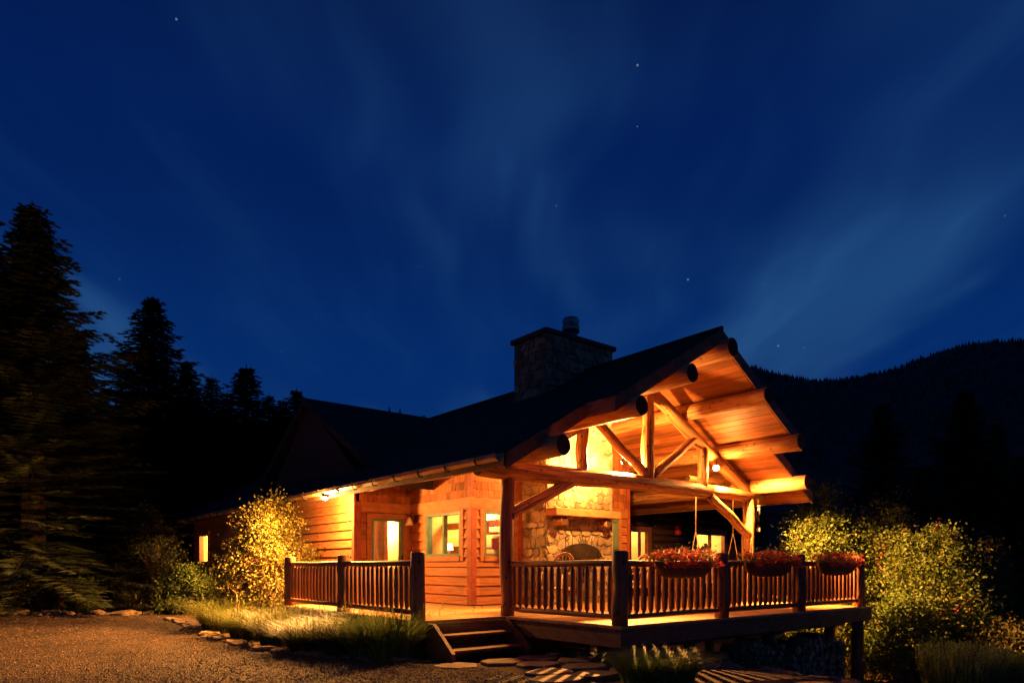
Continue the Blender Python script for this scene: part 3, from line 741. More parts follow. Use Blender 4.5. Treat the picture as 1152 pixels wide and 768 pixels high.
# ------------------------------------------------------------------ lamps
def flood(name, label, loc, target, power, group=None, size=.05, beam=0, aim=None, cone=150):
    r_ = thing(name, label, 'lamp', loc, 0, group)
    d = (Vector(target)-Vector(loc)).normalized()
    mb = MB(); mb.tube([-d*.16, -d*.12, -d*.02, d*.0], [.03, .055, .075, .078], 14); mb.build('lamp_housing', M['fixture'], r_, smooth=True)
    mb = MB(); mb.tube([-d*.12, Vector((0, 0, .18))-d*.16], .014, 6); mb.build('lamp_arm', M['fixture'], r_)
    mb = MB(); mb.tube([d*.002, d*.025, d*.04], [.068, .055, .02], 14); mb.build('bulb', M['bulb'], r_, smooth=True)
    ld = bpy.data.lights.new('lamp_light', 'POINT'); ld.energy = power; ld.color = WARM; ld.shadow_soft_size = size
    lo = bpy.data.objects.new('lamp_light', ld); col.objects.link(lo); lo.parent = r_; lo.location = d*(.05+size)
    if beam:
        sp = bpy.data.lights.new('lamp_beam', 'SPOT'); sp.energy = beam; sp.color = WARM; sp.shadow_soft_size = size; sp.spot_size = R(cone); sp.spot_blend = .9
        so_ = bpy.data.objects.new('lamp_beam', sp); col.objects.link(so_); so_.parent = r_; so_.location = d*(.05+size)
        so_.rotation_euler = Vector(aim).to_track_quat('-Z', 'Y').to_euler()
    return r_
flood('floodlight', 'bright lamp under the left eave, above the leafy bush', (-1.00, 7.70, 2.92), (-1.9, 7.2, .8), P_EAVE, beam=BEAM_EAVE, aim=(-.95, -.05, -.28), cone=165)
flood('floodlight', 'bright lamp on the right half of the porch truss', (5.80, 2.40, 3.60), (4.6, 1.6, 2.6), P_PORCH_B, 'lamps on the porch truss', beam=BEAM_B, aim=(.62, -.35, -.70), cone=92)
flood('floodlight', 'lamp tucked behind the left strut of the porch truss, facing the chimney', (3.22, 2.80, 3.55), (3.3, 3.9, 3.3), P_PORCH_A, 'lamps on the porch truss', beam=BEAM_A, aim=(.05, 1, .28), cone=100)
flood('floodlight', 'small added fill lamp under the eave above the corner of the left deck', (.36, 3.4, 3.36), (-.1, 4.9, .5), P_SOFFIT_FILL, beam=1900, aim=(-.80, -.12, -.62), cone=95)  # added fill with no known source, brightens the alcove and left railing
# extra spot hung on the left truss lamp, added to brighten the steps
fl2 = [o for o in bpy.data.objects if o.get('label', '').startswith('lamp tucked')][0]
sp = bpy.data.lights.new('lamp_beam', 'SPOT'); sp.energy = 8500; sp.color = WARM; sp.shadow_soft_size = .03; sp.spot_size = R(112); sp.spot_blend = .8
so_ = bpy.data.objects.new('lamp_beam', sp); col.objects.link(so_); so_.parent = fl2; so_.location = (-.06, -.22, -.10); so_.rotation_euler = Vector((-.84, -.34, -.50)).to_track_quat('-Z', 'Y').to_euler()
# added fill lamp behind the leafy bush, brightens the far rocks and bushes
flood('floodlight', 'added fill lamp on the long left wall, hidden behind the leafy bush', (-.52, 13.2, 2.45), (-2.2, 13.6, 1.4), 40, beam=3300, aim=(-.93, .05, -.34), cone=150)
# wall lantern in the alcove
t_ = thing('wall_lantern', 'wall lantern with pale glass shade in the corner between glass door and double window', 'lantern', (1.06, 7.30, 2.46))
mb = MB(); mb.box((-.01, -.05, -.02), (.055, .05, .16)); mb.build('back_plate', M['fixture'], t_)
mb = MB(); mb.tube([(-.01, 0, .1), (-.07, 0, .2), (-.14, 0, .2), (-.17, 0, .1)], .012, 6); mb.build('arm', M['fixture'], t_)
mb = MB(); mb.tube([(-.17, 0, .1), (-.17, 0, .05), (-.17, 0, -.08)], [.025, .05, .095], 14); mb.build('lamp_shade', M['brass'], t_, smooth=True)

# ================================================================== DECK
deck = thing('wooden_deck', 'raised wooden deck wrapping the front of the lodge', 'deck', (0, 0, DZ))
rects = [(-.16, 7.66, -.16, 5.10), (-1.92, -.16, 2.42, 7.92), (-.16, 1.07, 5.10, 7.52), (6.06, 7.66, 5.10, 7.50)]
mb = MB(); y = -.16
while y < 7.9:
    ye = y+.14
    for (x0, x1, y0, y1) in rects:
        a, b = max(y, y0), min(ye, y1)
        if b-a < .02: continue
        if x0 == -1.92 and y > 7.5: x1 = -.42
        x = x0
        while x < x1-.01:
            xe = min(x1, x+rnd.uniform(2.2, 3.8)); 
            if x1-xe < .5: xe = x1
            mb.box((x+.002, a+.003, -.035), (xe-.002, b-.003, rnd.uniform(-.001, .001))); x = xe
    y = ye
mb.build('deck_floor', M['deck'], deck)
DK = M['darkwood']
def fascia(a, b, z0=-.30, z1=-.037, t=.05):
    mb = MB(); mb.box((a[0], a[1], z0), (b[0], b[1], z1)); return mb.build('deck_fascia', DK, deck, bevel=.005)
fascia((-.13, -.13), (7.63, -.08)); fascia((-.13, -.079), (-.08, 2.44)); fascia((7.58, -.079), (7.63, 7.5))
fascia((-1.89, 2.441), (-.081, 2.491)); fascia((-1.89, 2.492), (-1.84, 7.9))
for y in (.55, 2.0, 3.6): 
    mb = MB(); mb.box((.1, y, -.46), (7.9 if y < .6 else 7.5, y+.14, -.302)); mb.build('deck_beam', DK, deck)
for x, y in ((2.44, .62), (4.9, .62), (7.35, .62), (.1, .62), (7.35, 3.67), (4.9, 3.67), (2.44, 3.67), (7.35, 6.8)):
    gz = ground_z(x, y)-.2
    log('deck_post', (x, y, gz-DZ), (x, y, -.46 if y < 6 else -.30), .11, .11, M['log_dark'], deck)
for x in (7.3,):
    log('deck_post', (x, .02, ground_z(x, 0)-.2-DZ), (x, .02, -.302), .12, .115, M['log_dark'], deck)

# railings ------------------------------------------------------------------
def railing(p0, p1, label, n, posts, group='log railing sections round the deck'):
    p0, p1 = Vector((*p0, DZ)), Vector((*p1, DZ)); r_ = thing('log_railing', label, 'railing', p0, 0, group)
    d = p1-p0; dd = d.normalized()
    for k, tall in posts:
        q = d*k
        log('newel_post', q, q+Vector((0, 0, tall)), .118, .112, M['log_dark'], r_, seg=4, n=18)
    a, b = .11, d.length-.11
    log('top_rail', dd*a+Vector((0, 0, .875)), dd*b+Vector((0, 0, .875)), .048, .046, M['log_dark'], r_, seg=6, n=12, wob=.005)
    log('bottom_rail', dd*a+Vector((0, 0, .12)), dd*b+Vector((0, 0, .12)), .042, .042, M['log_dark'], r_, seg=6, n=12, wob=.004)
    for i in range(n):
        q = dd*(a + (b-a)*(i+.5)/n); r0 = rnd.uniform(.036, .043)
        mb = MB(); ox, oy = rnd.uniform(-.005, .005), rnd.uniform(-.005, .005)
        mb.tube([(0,0,.13), (0,0,.165), (ox,oy,.21), (ox,oy,.5), (ox,oy,.78), (0,0,.825), (0,0,.86)], [.018,.02,r0,r0*1.05,r0,.02,.018], 10)
        o = mb.build('baluster', M['log_dark'], r_, smooth=True); o.location = q
    return r_
H = 1.05
railing((0, 0), (0, TY), 'log railing between the corner post and the dark truss post, in front of the fireplace', 15, [(0, H)])
railing((2.44, 0), (0, 0), 'front railing section right of the corner post, under the nearest flower basket', 14, [(0, H)])
railing((4.90, 0), (2.44, 0), 'front railing section holding the middle flower basket', 14, [(0, H)])
railing((7.34, 0), (4.90, 0), 'front railing section at the far right end of the deck', 14, [(0, H)])
railing((-1.75, 2.54), (-1.75, 5.15), 'left deck railing section that ends at the post beside the steps', 15, [(0, H), (1, H-.02)])
railing((-1.75, 5.15), (-1.75, 7.75), 'left deck railing section farthest back, beside the lit bush', 15, [(1, H-.02)])
railing((7.34, .0), (7.34, 2.54), 'right end railing running back from the far corner post', 14, [])

# steps ---------------------------------------------------------------------
st_ = thing('wooden_steps', 'short flight of wooden steps up to the deck between two railings', 'steps', (0, 0, 0))
for x in (-1.66, -.20):
    mb = MB(); pr = [(2.43, .56), (2.43, .0), (1.70, .0), (1.70, .16), (2.22, .56)]
    mb.add([(x-.03, y, z_) for y, z_ in pr]+[(x+.03, y, z_) for y, z_ in pr], [(0,1,2,3,4),(9,8,7,6,5)]+[(i, i+5, (i+1) % 5+5, (i+1) % 5) for i in range(5)])
    mb.build('stringer', M['darkwood'], st_)
for y, z_ in ((2.10, .39), (1.80, .19)):
    for k in range(2):
        mb = MB(); mb.box((-1.628, y+.15*k, z_-.04), (-.232, y+.146+.15*k, z_)); mb.build('tread', M['darkwood'], st_, bevel=.006)
mb = MB(); mb.box((-1.628, 2.39, .0), (-.232, 2.43, .555)); mb.build('riser', M['darkwood'], st_)

# under the deck ---------------------------------------------------------------
r2 = random.Random(11)
def woodpile(x0, x1, y, top, label):
    mb = MB(); x = x0
    while x < x1:
        z_ = ground_z(x, y)+.05; s = r2.uniform(.06, .10)
        while z_ < top(x):
            s = r2.uniform(.05, .10); k = r2.choice((3, 4, 5)); a0 = r2.random()*6; yy = y+r2.uniform(-.06, .06)
            pts = [(x+s*math.cos(a0+6.283*i/k)*r2.uniform(.85, 1.1), z_+s*math.sin(a0+6.283*i/k)*r2.uniform(.85, 1.1)) for i in range(k)]
            mb.add([(a, yy, b) for a, b in pts]+[(a, yy+.42, b) for a, b in pts], [tuple(range(k)), tuple(range(k, 2*k))[::-1]]+[(i, i+k, (i+1) % k+k, (i+1) % k) for i in range(k)])
            z_ += s*1.45
        x += s*1.6+.02
    o = mb.build('firewood_stack', M['firewood'])
    return tag(o, label, 'firewood', 'stacks of split firewood under the deck')
woodpile(2.65, 4.70, .14, lambda x: -.02+.08*math.sin(x*2), 'stack of split firewood under the deck below the middle railing section')
woodpile(5.05, 7.10, .14, lambda x: -.02+.10*math.sin(x*2.4), 'stack of split firewood under the right end of the deck')
woodpile(.9, 2.30, 1.1, lambda x: .0, 'low stack of split firewood under the deck behind the green grass clump')

# rocks ----------------------------------------------------------------------
def rock_mesh(seed, flat=.6):
    import bmesh
    bm = bmesh.new(); bmesh.ops.create_icosphere(bm, subdivisions=3, radius=1)
    o = Vector((seed*3.1, seed, 0))
    for v in bm.verts:
        p = v.co.copy(); f = 1+.35*noise.noise(p*1.1+o)+.12*noise.noise(p*3+o)
        q = p*f; q.z *= flat; 
        q.z = min(q.z, flat*.62+.05*noise.noise(p*2+o)); v.co = q
    me = bpy.data.meshes.new('border_rock'); bm.to_mesh(me); bm.free(); me.materials.append(M['rock']); return me
RK = [rock_mesh(i, .68+.1*(i % 3)) for i in range(6)]
def rock(p, s, label, group, sq=1.3):
    o = bpy.data.objects.new('border_rock', r2.choice(RK)); col.objects.link(o)
    o.location = (p.x, p.y, ground_z(p.x, p.y)+.03*s/.2); o.scale = (s*r2.uniform(1, sq), s*r2.uniform(.75, 1), s*r2.uniform(.7, 1)); o.rotation_euler = (r2.uniform(-.15, .15), r2.uniform(-.15, .15), r2.random()*6.28)
    return tag(o, label, 'rock', group)
LB = 'tan rock in the low row at the far edge of the gravel drive'
for x, wd in ((3,17),(22,20),(40,18),(57,24),(76,20),(92,12),(108,22),(123,12),(140,26),(152,16),(166,16)):
    rock(G(x, 692+r2.uniform(-1, 1)), wd/768*20*.42, LB, 'rocks along the far edge of the gravel')
for i in range(9): rock(G(112+r2.random()*75, 683+r2.random()*5), .24, 'small rock lying behind the left border row under the bushes', 'rocks behind the far border')
pth = [(190,697),(205,703),(222,712),(250,722),(300,733),(360,740),(430,744),(495,747)]
def along(pts, step):
    W_ = [G(*p) for p in pts]; out = []; carry = 0
    for a, b in zip(W_, W_[1:]):
        l_ = (b-a).length; t = carry
        while t < l_: out.append(a+(b-a)*(t/l_)); t += step*r2.uniform(.8, 1.25)
        carry = t-l_
    return out
for p in along(pth, .27):
    rock(p+Vector((r2.uniform(-.06, .06), r2.uniform(-.06, .06), 0)), r2.uniform(.09, .19), 'brown rock edging the bed of tall grass along the gravel', 'rocks edging the grass bed', 1.6)
for i in range(38):
    x = r2.uniform(-.1, 2.8); y = r2.uniform(.0, 1.5); rock(Vector((x, y, 0)), r2.uniform(.10, .22), 'rock lying in the shade under the deck near the steps', 'rocks under the deck')
for i, (px, py, s) in enumerate(((818,764,.34),(850,766,.26),(880,763,.42),(925,770,.36),(955,772,.3),(800,772,.3))):
    p = G(px, py, -.35); o = rock(p, s, 'flat rust coloured rock in front of the firewood, right of the green grass clump', 'flat rocks at the foot of the deck', 1.7); o.scale *= .62; o.scale.z *= .5; o.location.z -= .05
# flagstones
r3 = random.Random(8); fl = []
def flag(cx, cy, sx, sy, rz, top=.045):
    k = 7; pts = []
    for i in range(k):
        a = 2*math.pi*(i+r3.uniform(-.2, .2))/k; x, y = sx*math.cos(a)*r3.uniform(.85, 1.1), sy*math.sin(a)*r3.uniform(.85, 1.1)
        pts.append((x*math.cos(rz)-y*math.sin(rz), x*math.sin(rz)+y*math.cos(rz)))
    mb = MB(); mb.add([(x, y, -.06) for x, y in pts]+[(x, y, top-.01) for x, y in pts]+[(x*.96, y*.96, top) for x, y in pts],
        [(i, (i+1) % k, (i+1) % k+k, i+k) for i in range(k)]+[(i+k, (i+1) % k+k, (i+1) % k+2*k, i+2*k) for i in range(k)]+[tuple(range(2*k, 3*k))])
    o = mb.build('flagstone', M['flag']); o.location = (cx, cy, ground_z(cx, cy)+.005)
    return tag(o, 'flat stepping stone in the flagstone path in front of the steps', 'flagstone', 'flagstones in front of the steps')
for ix in range(5):
    for iy in range(4):
        x = -1.75+.68*ix+r3.uniform(-.06, .06)+(.3 if iy % 2 else 0); y = 1.38-.56*iy+r3.uniform(-.05, .05)
        if x > .1 and y > -.2: continue
        if x < -1.5 and y < .9: continue
        flag(x, y, .36, .29, r3.uniform(-.2, .2))

# ================================================================== VEGETATION
def spruce_mesh(seed, H, Rb, dens=1.0, thin=0.0):
    """returns crown MB and trunk MB for a spruce of height H"""
    q = random.Random(seed); cr = MB(); tk = MB()
    tk.tube([(0,0,-.3), (0,0,H*.3), (0,0,H*.7), (0,0,H*.98)], [H*.02, H*.015, H*.008, .01], 8)
    z_ = H*.07; lv = 0
    while z_ < H*.975:
        t = z_/H; rad = 1.06*Rb*((1-t)**.97)*(.78+.36*q.random()) + .05
        nb = max(4, int((5.5+7*(1-t))*dens)); off = q.random()*6.28
        for b in range(nb):
            a = off+6.283*b/nb+q.uniform(-.3, .3); Lb = rad*q.choice((q.uniform(.5, .9), q.uniform(.85, 1.28)))
            if q.random() < thin: continue
            dx, dy = math.cos(a), math.sin(a); up = .70*(t-.22); droop = .26*(1-t)
            def P(s): return Vector((dx*Lb*s, dy*Lb*s, z_+Lb*(up*s - droop*s*s*1.6 + (.20*s*s*s))))
            tk.tube([P(0), P(.5), P(.95)], [.012+.016*Lb*.4, .01, .004], 4, cap=False)
            ns = max(3, int(Lb/.13)); side = Vector((-dy, dx, 0))
            for i in range(ns):
                s = .15+.88*(i+q.random()*.6)/ns; p = P(s); wl = (.16+.36*Lb*(1-s)*.55)*q.uniform(.7, 1.25)
                wl = min(wl, .60, .05+.30*rad)
                for sg in (-1, 1):
                    dr = (side*sg*q.uniform(.7, 1)+Vector((dx, dy, 0))*q.uniform(.4, .9)+Vector((0, 0, q.uniform(-.35, .12)))).normalized()
                    # a twig: three narrow sprays of needles
                    tip = p+dr*wl; nrm = dr.cross(Vector((0, 0, 1))).normalized()*(.012+.010*q.random()); dz = Vector((0, 0, q.uniform(-.03, -.01)))
                    m1 = p+dr*wl*.5
                    cr.add([p, m1+nrm+dz, tip, m1-nrm+dz, m1+Vector((0, 0, .02))], [(0,1,4),(1,2,4),(2,3,4),(3,0,4)])
                    for u_ in (.12, .26, .40, .54, .68, .82, .95):
                        m2 = p+dr*wl*u_
                        for s2 in (-1, 1):
                            d2 = (nrm.normalized()*s2+dr*.8+Vector((0, 0, q.uniform(-.4, .2)))).normalized()*.12*min(1, .25+rad)*q.uniform(.7, 1.3)
                            e = d2.cross(Vector((0, 0, 1))).normalized()*.017
                            cr.add([m2-e, m2+e, m2+d2], [(0,1,2)])
        z_ += (.13+.20*(1-t))*H/13*q.uniform(.8, 1.2); lv += 1
    cr.add([(-.03, 0, H*.96), (.03, 0, H*.96), (0, 0, H)], [(0,1,2)]); cr.add([(0, -.03, H*.96), (0, .03, H*.96), (0, 0, H)], [(0,1,2)])
    return cr, tk
protos = []
def spruce(px, Y, top_y, halfw, proto, label, rz=None):
    p = D(px, Y); gz = ground_z(p.x, p.y); Ht = CAM.z+(HORIZON-top_y)/768*Y-gz; Rb = 1.62*halfw/768*Y
    r_ = thing('spruce_tree', label, 'spruce tree', (p.x, p.y, gz), rnd.random()*6.28 if rz is None else rz, 'spruces round the house')
    PH, PR, cme, tme = protos[proto]
    for nm, me in (('crown', cme), ('trunk', tme)):
        o = bpy.data.objects.new(nm, me); col.objects.link(o); o.parent = r_; o.scale = (Rb/PR, Rb/PR, Ht/PH)
    return r_
for sd, H_, R_, dn, th in ((1, 14, 3.2, 1.25, 0), (2, 14, 2.9, 1.15, .02), (3, 11, 2.2, 1.05, .04)):
    c_, t_m = spruce_mesh(sd, H_, R_, dn, th)
    ob = c_.build('crown', M['spruce']); ot = t_m.build('trunk', M['bark'])
    protos.append((H_, R_, ob.data, ot.data)); bpy.data.objects.remove(ob); bpy.data.objects.remove(ot)
spruce(36, 23, 222, 110, 0, 'tallest spruce, at the left edge, its lower boughs lit warm')
spruce(-18, 25, 238, 80, 1, 'tall spruce cut by the left edge of the picture')
spruce(88, 27, 366, 62, 2, 'lower spruce tucked against the right flank of the tallest one')
spruce(172, 31, 330, 86, 1, 'pointed spruce standing alone with the second highest tip on the left')
spruce(211, 36, 402, 50, 2, 'spruce with a ragged tip just right of the pointed one')
spruce(238, 38, 419, 56, 0, 'narrow spruce between the pointed one and the broad pair')
spruce(277, 37, 408, 66, 2, 'broad spruce left of the house roof')
spruce(303, 39, 441, 56, 1, 'lower spruce at the right shoulder of the broad one')
spruce(334, 40, 434, 54, 2, 'spruce right beside the dark gable end of the house')
spruce(120, 36, 470, 60, 1, 'spruce half hidden between the tallest and the pointed one')
spruce(146, 38, 440, 56, 2, 'thin spruce behind the gap left of the pointed one')
spruce(256, 42, 436, 50, 0, 'low spruce behind the gap left of the broad one')
spruce(319, 43, 446, 50, 2, 'low spruce behind the gap beside the dark gable end')
spruce(438, 48, 453, 10, 2, 'thin spruce tip showing over the roof, leftmost of three')
spruce(450, 50, 455, 12, 1, 'thin spruce tip showing over the roof, middle of three')
spruce(477, 52, 462, 14, 2, 'low spruce tip showing where the two roofs meet')
spruce(993, 30, 448, 62, 0, 'dim spruce on the right, behind the lit shrubs')
spruce(1086, 32, 434, 70, 1, 'taller dim spruce on the right against the mountain')
spruce(1150, 27, 508, 62, 0, 'broad dim spruce at the right edge')
spruce(1040, 36, 520, 55, 2, 'low dim spruce between the two taller ones on the right')
spruce(1122, 40, 470, 40, 2, 'thin dim spruce right of the taller one')
spruce(905, 38, 560, 45, 1, 'low dark spruce behind the porch roof corner')

def shrub(name, label, cat, p, rx, ry, h, m, nc, nl, leaf=.06, stems=14, seed=1, twm='twig', z0=.15, flowers=0, group=None, top=None, base_r=.25):
    q = random.Random(seed); gz = ground_z(p[0], p[1]); r_ = thing(name, label, cat, (p[0], p[1], gz), 0, group)
    lf = MB(); st = MB(); fl = MB(); cents = []
    for i in range(nc):
        a = q.random()*6.283; u_ = q.random(); rr = math.sqrt(q.random())
        zc = z0*h+(1-z0)*h*u_
        k = math.sin(math.pi*min(1, (.22+.78*u_)))**.6 if u_ < .9 else .62
        f = (.78+.45*noise.noise(Vector((a*.9, u_*3, seed))))
        c = Vector((rx*rr*k*f*math.cos(a), ry*rr*k*f*math.sin(a), zc*(1-.22*rr*rr)+.16*h*noise.noise(Vector((math.cos(a)*1.5, math.sin(a)*1.5, seed))))); cents.append(c)
        cs = q.uniform(.12, .26)*(1 + .06*h)
        for j in range(nl):
            o = Vector((q.gauss(0, 1), q.gauss(0, 1), q.gauss(0, .8)))*cs*.6
            pc = c+o; s = leaf*q.uniform(.6, 1.3)
            d = Vector((q.gauss(0, 1), q.gauss(0, 1), q.gauss(.3, .7))).normalized(); e = d.orthogonal().normalized(); e = (Matrix.Rotation(q.random()*6.28, 3, d) @ e)
            e2 = d.cross(e)*.38
            lf.add([pc, pc+e*s*.5+e2*s, pc+e*s*1.1, pc+e*s*.5-e2*s], [(0,1,2),(0,2,3)])
        if flowers and q.random() < flowers:
            for j in range(12):
                o = Vector((q.gauss(0, .03), q.gauss(0, .03), q.uniform(0, .28))); pc = c+o+Vector((0, 0, .12)); s = .04
                d = Vector((q.gauss(0, 1), q.gauss(0, 1), q.gauss(0, 1))).normalized()*s; e = d.orthogonal().normalized()*s*.6
                fl.add([pc-e, pc+e, pc+d], [(0,1,2)])
    for i in range(stems):
        c = q.choice(cents); b = Vector((q.uniform(-1, 1)*rx*base_r, q.uniform(-1, 1)*ry*base_r, -.1)); m_ = b.lerp(c, .5)+Vector((q.uniform(-.1, .1), q.uniform(-.1, .1), .12*h))
        st.tube([b, b.lerp(m_, .6), m_, m_.lerp(c, .6), c+Vector((0, 0, q.uniform(0, .2)))], [.013, .010, .008, .006, .004], 5, cap=False)
        for k in range(3):
            c2 = q.choice(cents)
            if (c2-m_).length < h*.45: st.tube([m_, m_.lerp(c2, .5)+Vector((0, 0, .05)), c2], [.009, .006, .003], 4, cap=False)
    lf.build('foliage', m, r_); st.build('stems', M[twm], r_)
    if fl.v: fl.build('blossom', M['pink'], r_)
    return r_
shrub('leafy_bush', 'large yellow-lit leafy bush with bare reddish stems beside the left deck', 'bush', (-1.62, 9.75), 1.25, 2.0, 2.95, M['leafgold'], 430, 60, .055, 170, 4, z0=.12, base_r=.9)
def B(px, base_y, gz=0): p = G(px, base_y, gz); return (p.x, p.y)
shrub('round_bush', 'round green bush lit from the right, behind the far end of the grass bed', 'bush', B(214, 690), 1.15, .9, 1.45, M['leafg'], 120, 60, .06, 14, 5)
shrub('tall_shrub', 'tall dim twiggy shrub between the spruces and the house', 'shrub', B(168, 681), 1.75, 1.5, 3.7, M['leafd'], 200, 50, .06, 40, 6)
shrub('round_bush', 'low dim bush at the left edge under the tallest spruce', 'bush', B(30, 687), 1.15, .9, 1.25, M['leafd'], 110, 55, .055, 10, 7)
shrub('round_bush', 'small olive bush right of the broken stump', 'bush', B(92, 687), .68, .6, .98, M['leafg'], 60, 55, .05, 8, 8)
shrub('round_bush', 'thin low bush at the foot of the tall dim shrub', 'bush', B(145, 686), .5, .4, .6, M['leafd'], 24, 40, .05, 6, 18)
SG = 'lit shrubs beyond the right end of the deck'
shrub('tall_shrub', 'yellow-green shrub right behind the far corner of the deck', 'shrub', (9.6, 1.9), 1.8, 1.6, 4.45, M['leaf'], 480, 70, .062, 60, 9, flowers=.06, group=SG, base_r=.6)
shrub('tall_shrub', 'tall shrub with pink blossom spikes, behind the lit ones at the deck corner', 'shrub', (10.5, .9), 1.5, 1.3, 4.25, M['leaf'], 330, 60, .060, 60, 10, flowers=.28, group=SG, base_r=.6)
shrub('tall_shrub', 'broad olive shrub right of the deck corner with twisted bare stems', 'shrub', (10.0, -.5), 1.7, 1.6, 3.55, M['leaf'], 480, 70, .062, 70, 11, flowers=.03, group=SG, base_r=.6)
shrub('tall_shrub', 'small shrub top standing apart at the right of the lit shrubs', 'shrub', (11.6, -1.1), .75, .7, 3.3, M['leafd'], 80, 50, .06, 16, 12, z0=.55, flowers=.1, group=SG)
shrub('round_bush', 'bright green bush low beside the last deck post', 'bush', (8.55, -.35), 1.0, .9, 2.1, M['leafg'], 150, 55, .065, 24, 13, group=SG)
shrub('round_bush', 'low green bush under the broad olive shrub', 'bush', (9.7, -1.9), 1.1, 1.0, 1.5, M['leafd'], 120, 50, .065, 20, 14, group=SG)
shrub('small_plant', 'little weed growing among the flat rocks below the deck', 'plant', B(850, 752, -.3), .28, .28, .3, M['leafg'], 12, 22, .05, 6, 15)
# grass clumps
def grass(p, r, h, n_, m, label, seed, arch=.6, group='clumps of tall grass', name='grass_clump', w_=.007, lean=None, seeds=0):
    q = random.Random(seed); mb = MB(); gz = ground_z(p[0], p[1])
    for i in range(n_):
        a = q.random()*6.283; rr = r*.5*math.sqrt(q.random()); b = Vector((rr*math.cos(a), rr*math.sin(a), 0))
        a2 = a+q.gauss(0, .6); hh = h*q.uniform(.55, 1.12); out = arch*hh*q.uniform(.15, 1.15)
        d = Vector((math.cos(a2), math.sin(a2), 0)); sd = Vector((-d.y, d.x, 0))*w_*q.uniform(.7, 1.3)
        prev = None; pts = []
        for k in range(5):
            t = k/4; pp = b+d*out*t**1.7+Vector((0, 0, hh*(t-.30*arch*t**3.2))); wv = sd*(1-t*.9)
            pts += [pp-wv, pp+wv]
        mb.add(pts, [(2*k, 2*k+1, 2*k+3, 2*k+2) for k in range(4)])
        if seeds and q.random() < seeds:
            tp = pts[-1]
            for j in range(6):
                o = Vector((q.gauss(0, .006), q.gauss(0, .006), .018*j)); mb.add([tp+o-sd*1.5, tp+o+sd*1.5, tp+o+Vector((0, 0, .03))], [(0,1,2)])
    o = mb.build(name, m); o.location = (p[0], p[1], gz); return tag(o, label, 'grass', group)
gl_ = [(246,711,.62,.80,'grass','pale yellow grass clump at the far left end of the grass bed'),
       (278,718,.60,.72,'grass','yellow grass clump second from the far left end of the grass bed'),
       (312,725,.58,.72,'grass','grass clump in front of the farthest left railing post'),
       (346,734,.55,.68,'grass','grass clump below the middle of the farthest railing section'),
       (380,737,.52,.66,'grass','grass clump in front of the middle left railing post'),
       (412,740,.50,.62,'grasslit','green grass clump under the railing section nearest the steps'),
       (440,742,.62,.70,'grasslit','large arching green grass clump right beside the steps')]
for i, (x, y, r_, h_, m_, lb) in enumerate(gl_):
    p = B(x, y); grass(p, r_, h_*(1.15 if i % 2 else 1.3)*(1.22 if i > 4 else 1), 1500, M[m_], lb, 30+i, arch=1.15, group='tall grass clumps in the bed by the steps', seeds=.06)
for i, (x, y, r_, h_) in enumerate(((262,704,.5,.75),(330,712,.5,.8),(366,716,.5,.75),(398,722,.5,.7),(298,706,.5,.8),(432,727,.45,.65),(466,741,.30,.42))):
    p = B(x, y); grass(p, r_, h_*.85, 420, M['grass' if i < 4 else 'grassg'], 'grass tuft at the back of the grass bed, against the deck edge', 60+i, group='grass tufts along the deck edge')
grass((-.62, -1.15), .85, .50, 3600, M['grasslit'], 'round green grass clump in front of the deck corner', 50, arch=.95, group=None)
for i, (px_i, Y_, h_) in enumerate(((1065, 9.2, .62), (1100, 8.9, .66), (1135, 9.1, .62), (1165, 8.8, .6))):
    p = D(px_i, Y_); grass((p.x, p.y), .55, h_, 900, M['grasslit'], 'tall upright meadow grass at the bottom right corner', 70+i, arch=.3, group='meadow grass at the bottom right', w_=.006, seeds=.6)
# ground cover under shrubs
q = random.Random(77); mb = MB()
for i in range(9000):
    if i < 4500: p = G(q.uniform(-10, 240), q.uniform(672, 690)); 
    else: p = Vector((q.uniform(7.9, 14), q.uniform(-5.5, 3), 0))
    if inside(p): continue
    gz = ground_z(p.x, p.y); a = q.random()*6.28; h_ = q.uniform(.05, .22); s = .02
    mb.add([(p.x-s*math.cos(a), p.y-s*math.sin(a), gz), (p.x+s*math.cos(a), p.y+s*math.sin(a), gz), (p.x+.08*math.sin(a), p.y+.08*math.cos(a), gz+h_)], [(0,1,2)])
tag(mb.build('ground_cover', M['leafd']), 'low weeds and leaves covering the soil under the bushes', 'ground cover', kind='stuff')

# broken stump
p = B(68, 684); s_ = thing('tree_stump', 'broken reddish tree stump between two low bushes', 'stump', (p[0], p[1], 0))
mb = MB(); mb.tube([(0,0,-.1),(0.02,0,.4),(-.04,0,.8),(-.10,0,1.15),(-.20,0.02,1.40)], [.16,.12,.13,.09,.01], 10, jit=.5); mb.tube([(.02,0,.5),(.12,0,.85),(.10,0,1.0)], [.08,.06,.02], 8, jit=.5); mb.build('trunk', M['cedarpost'], s_, smooth=True)
# short posts by the far window
p = Wall((-1.2, 18.9, 0), (0, 1, 0), (-1, 0, 0))
t2 = thing('wooden_post', 'short wooden post in front of the far left window', 'post', (-1.1, 18.5, 0)); mb = MB(); mb.tube([(0,0,0),(0,0,1.45)], .11, 12); mb.build('shaft', M['trim'], t2, smooth=True)
mb = MB(); mb.tube([(0,0,1.45),(0,0,1.52)], [.13,.05], 12); mb.build('cap', M['trim'], t2)

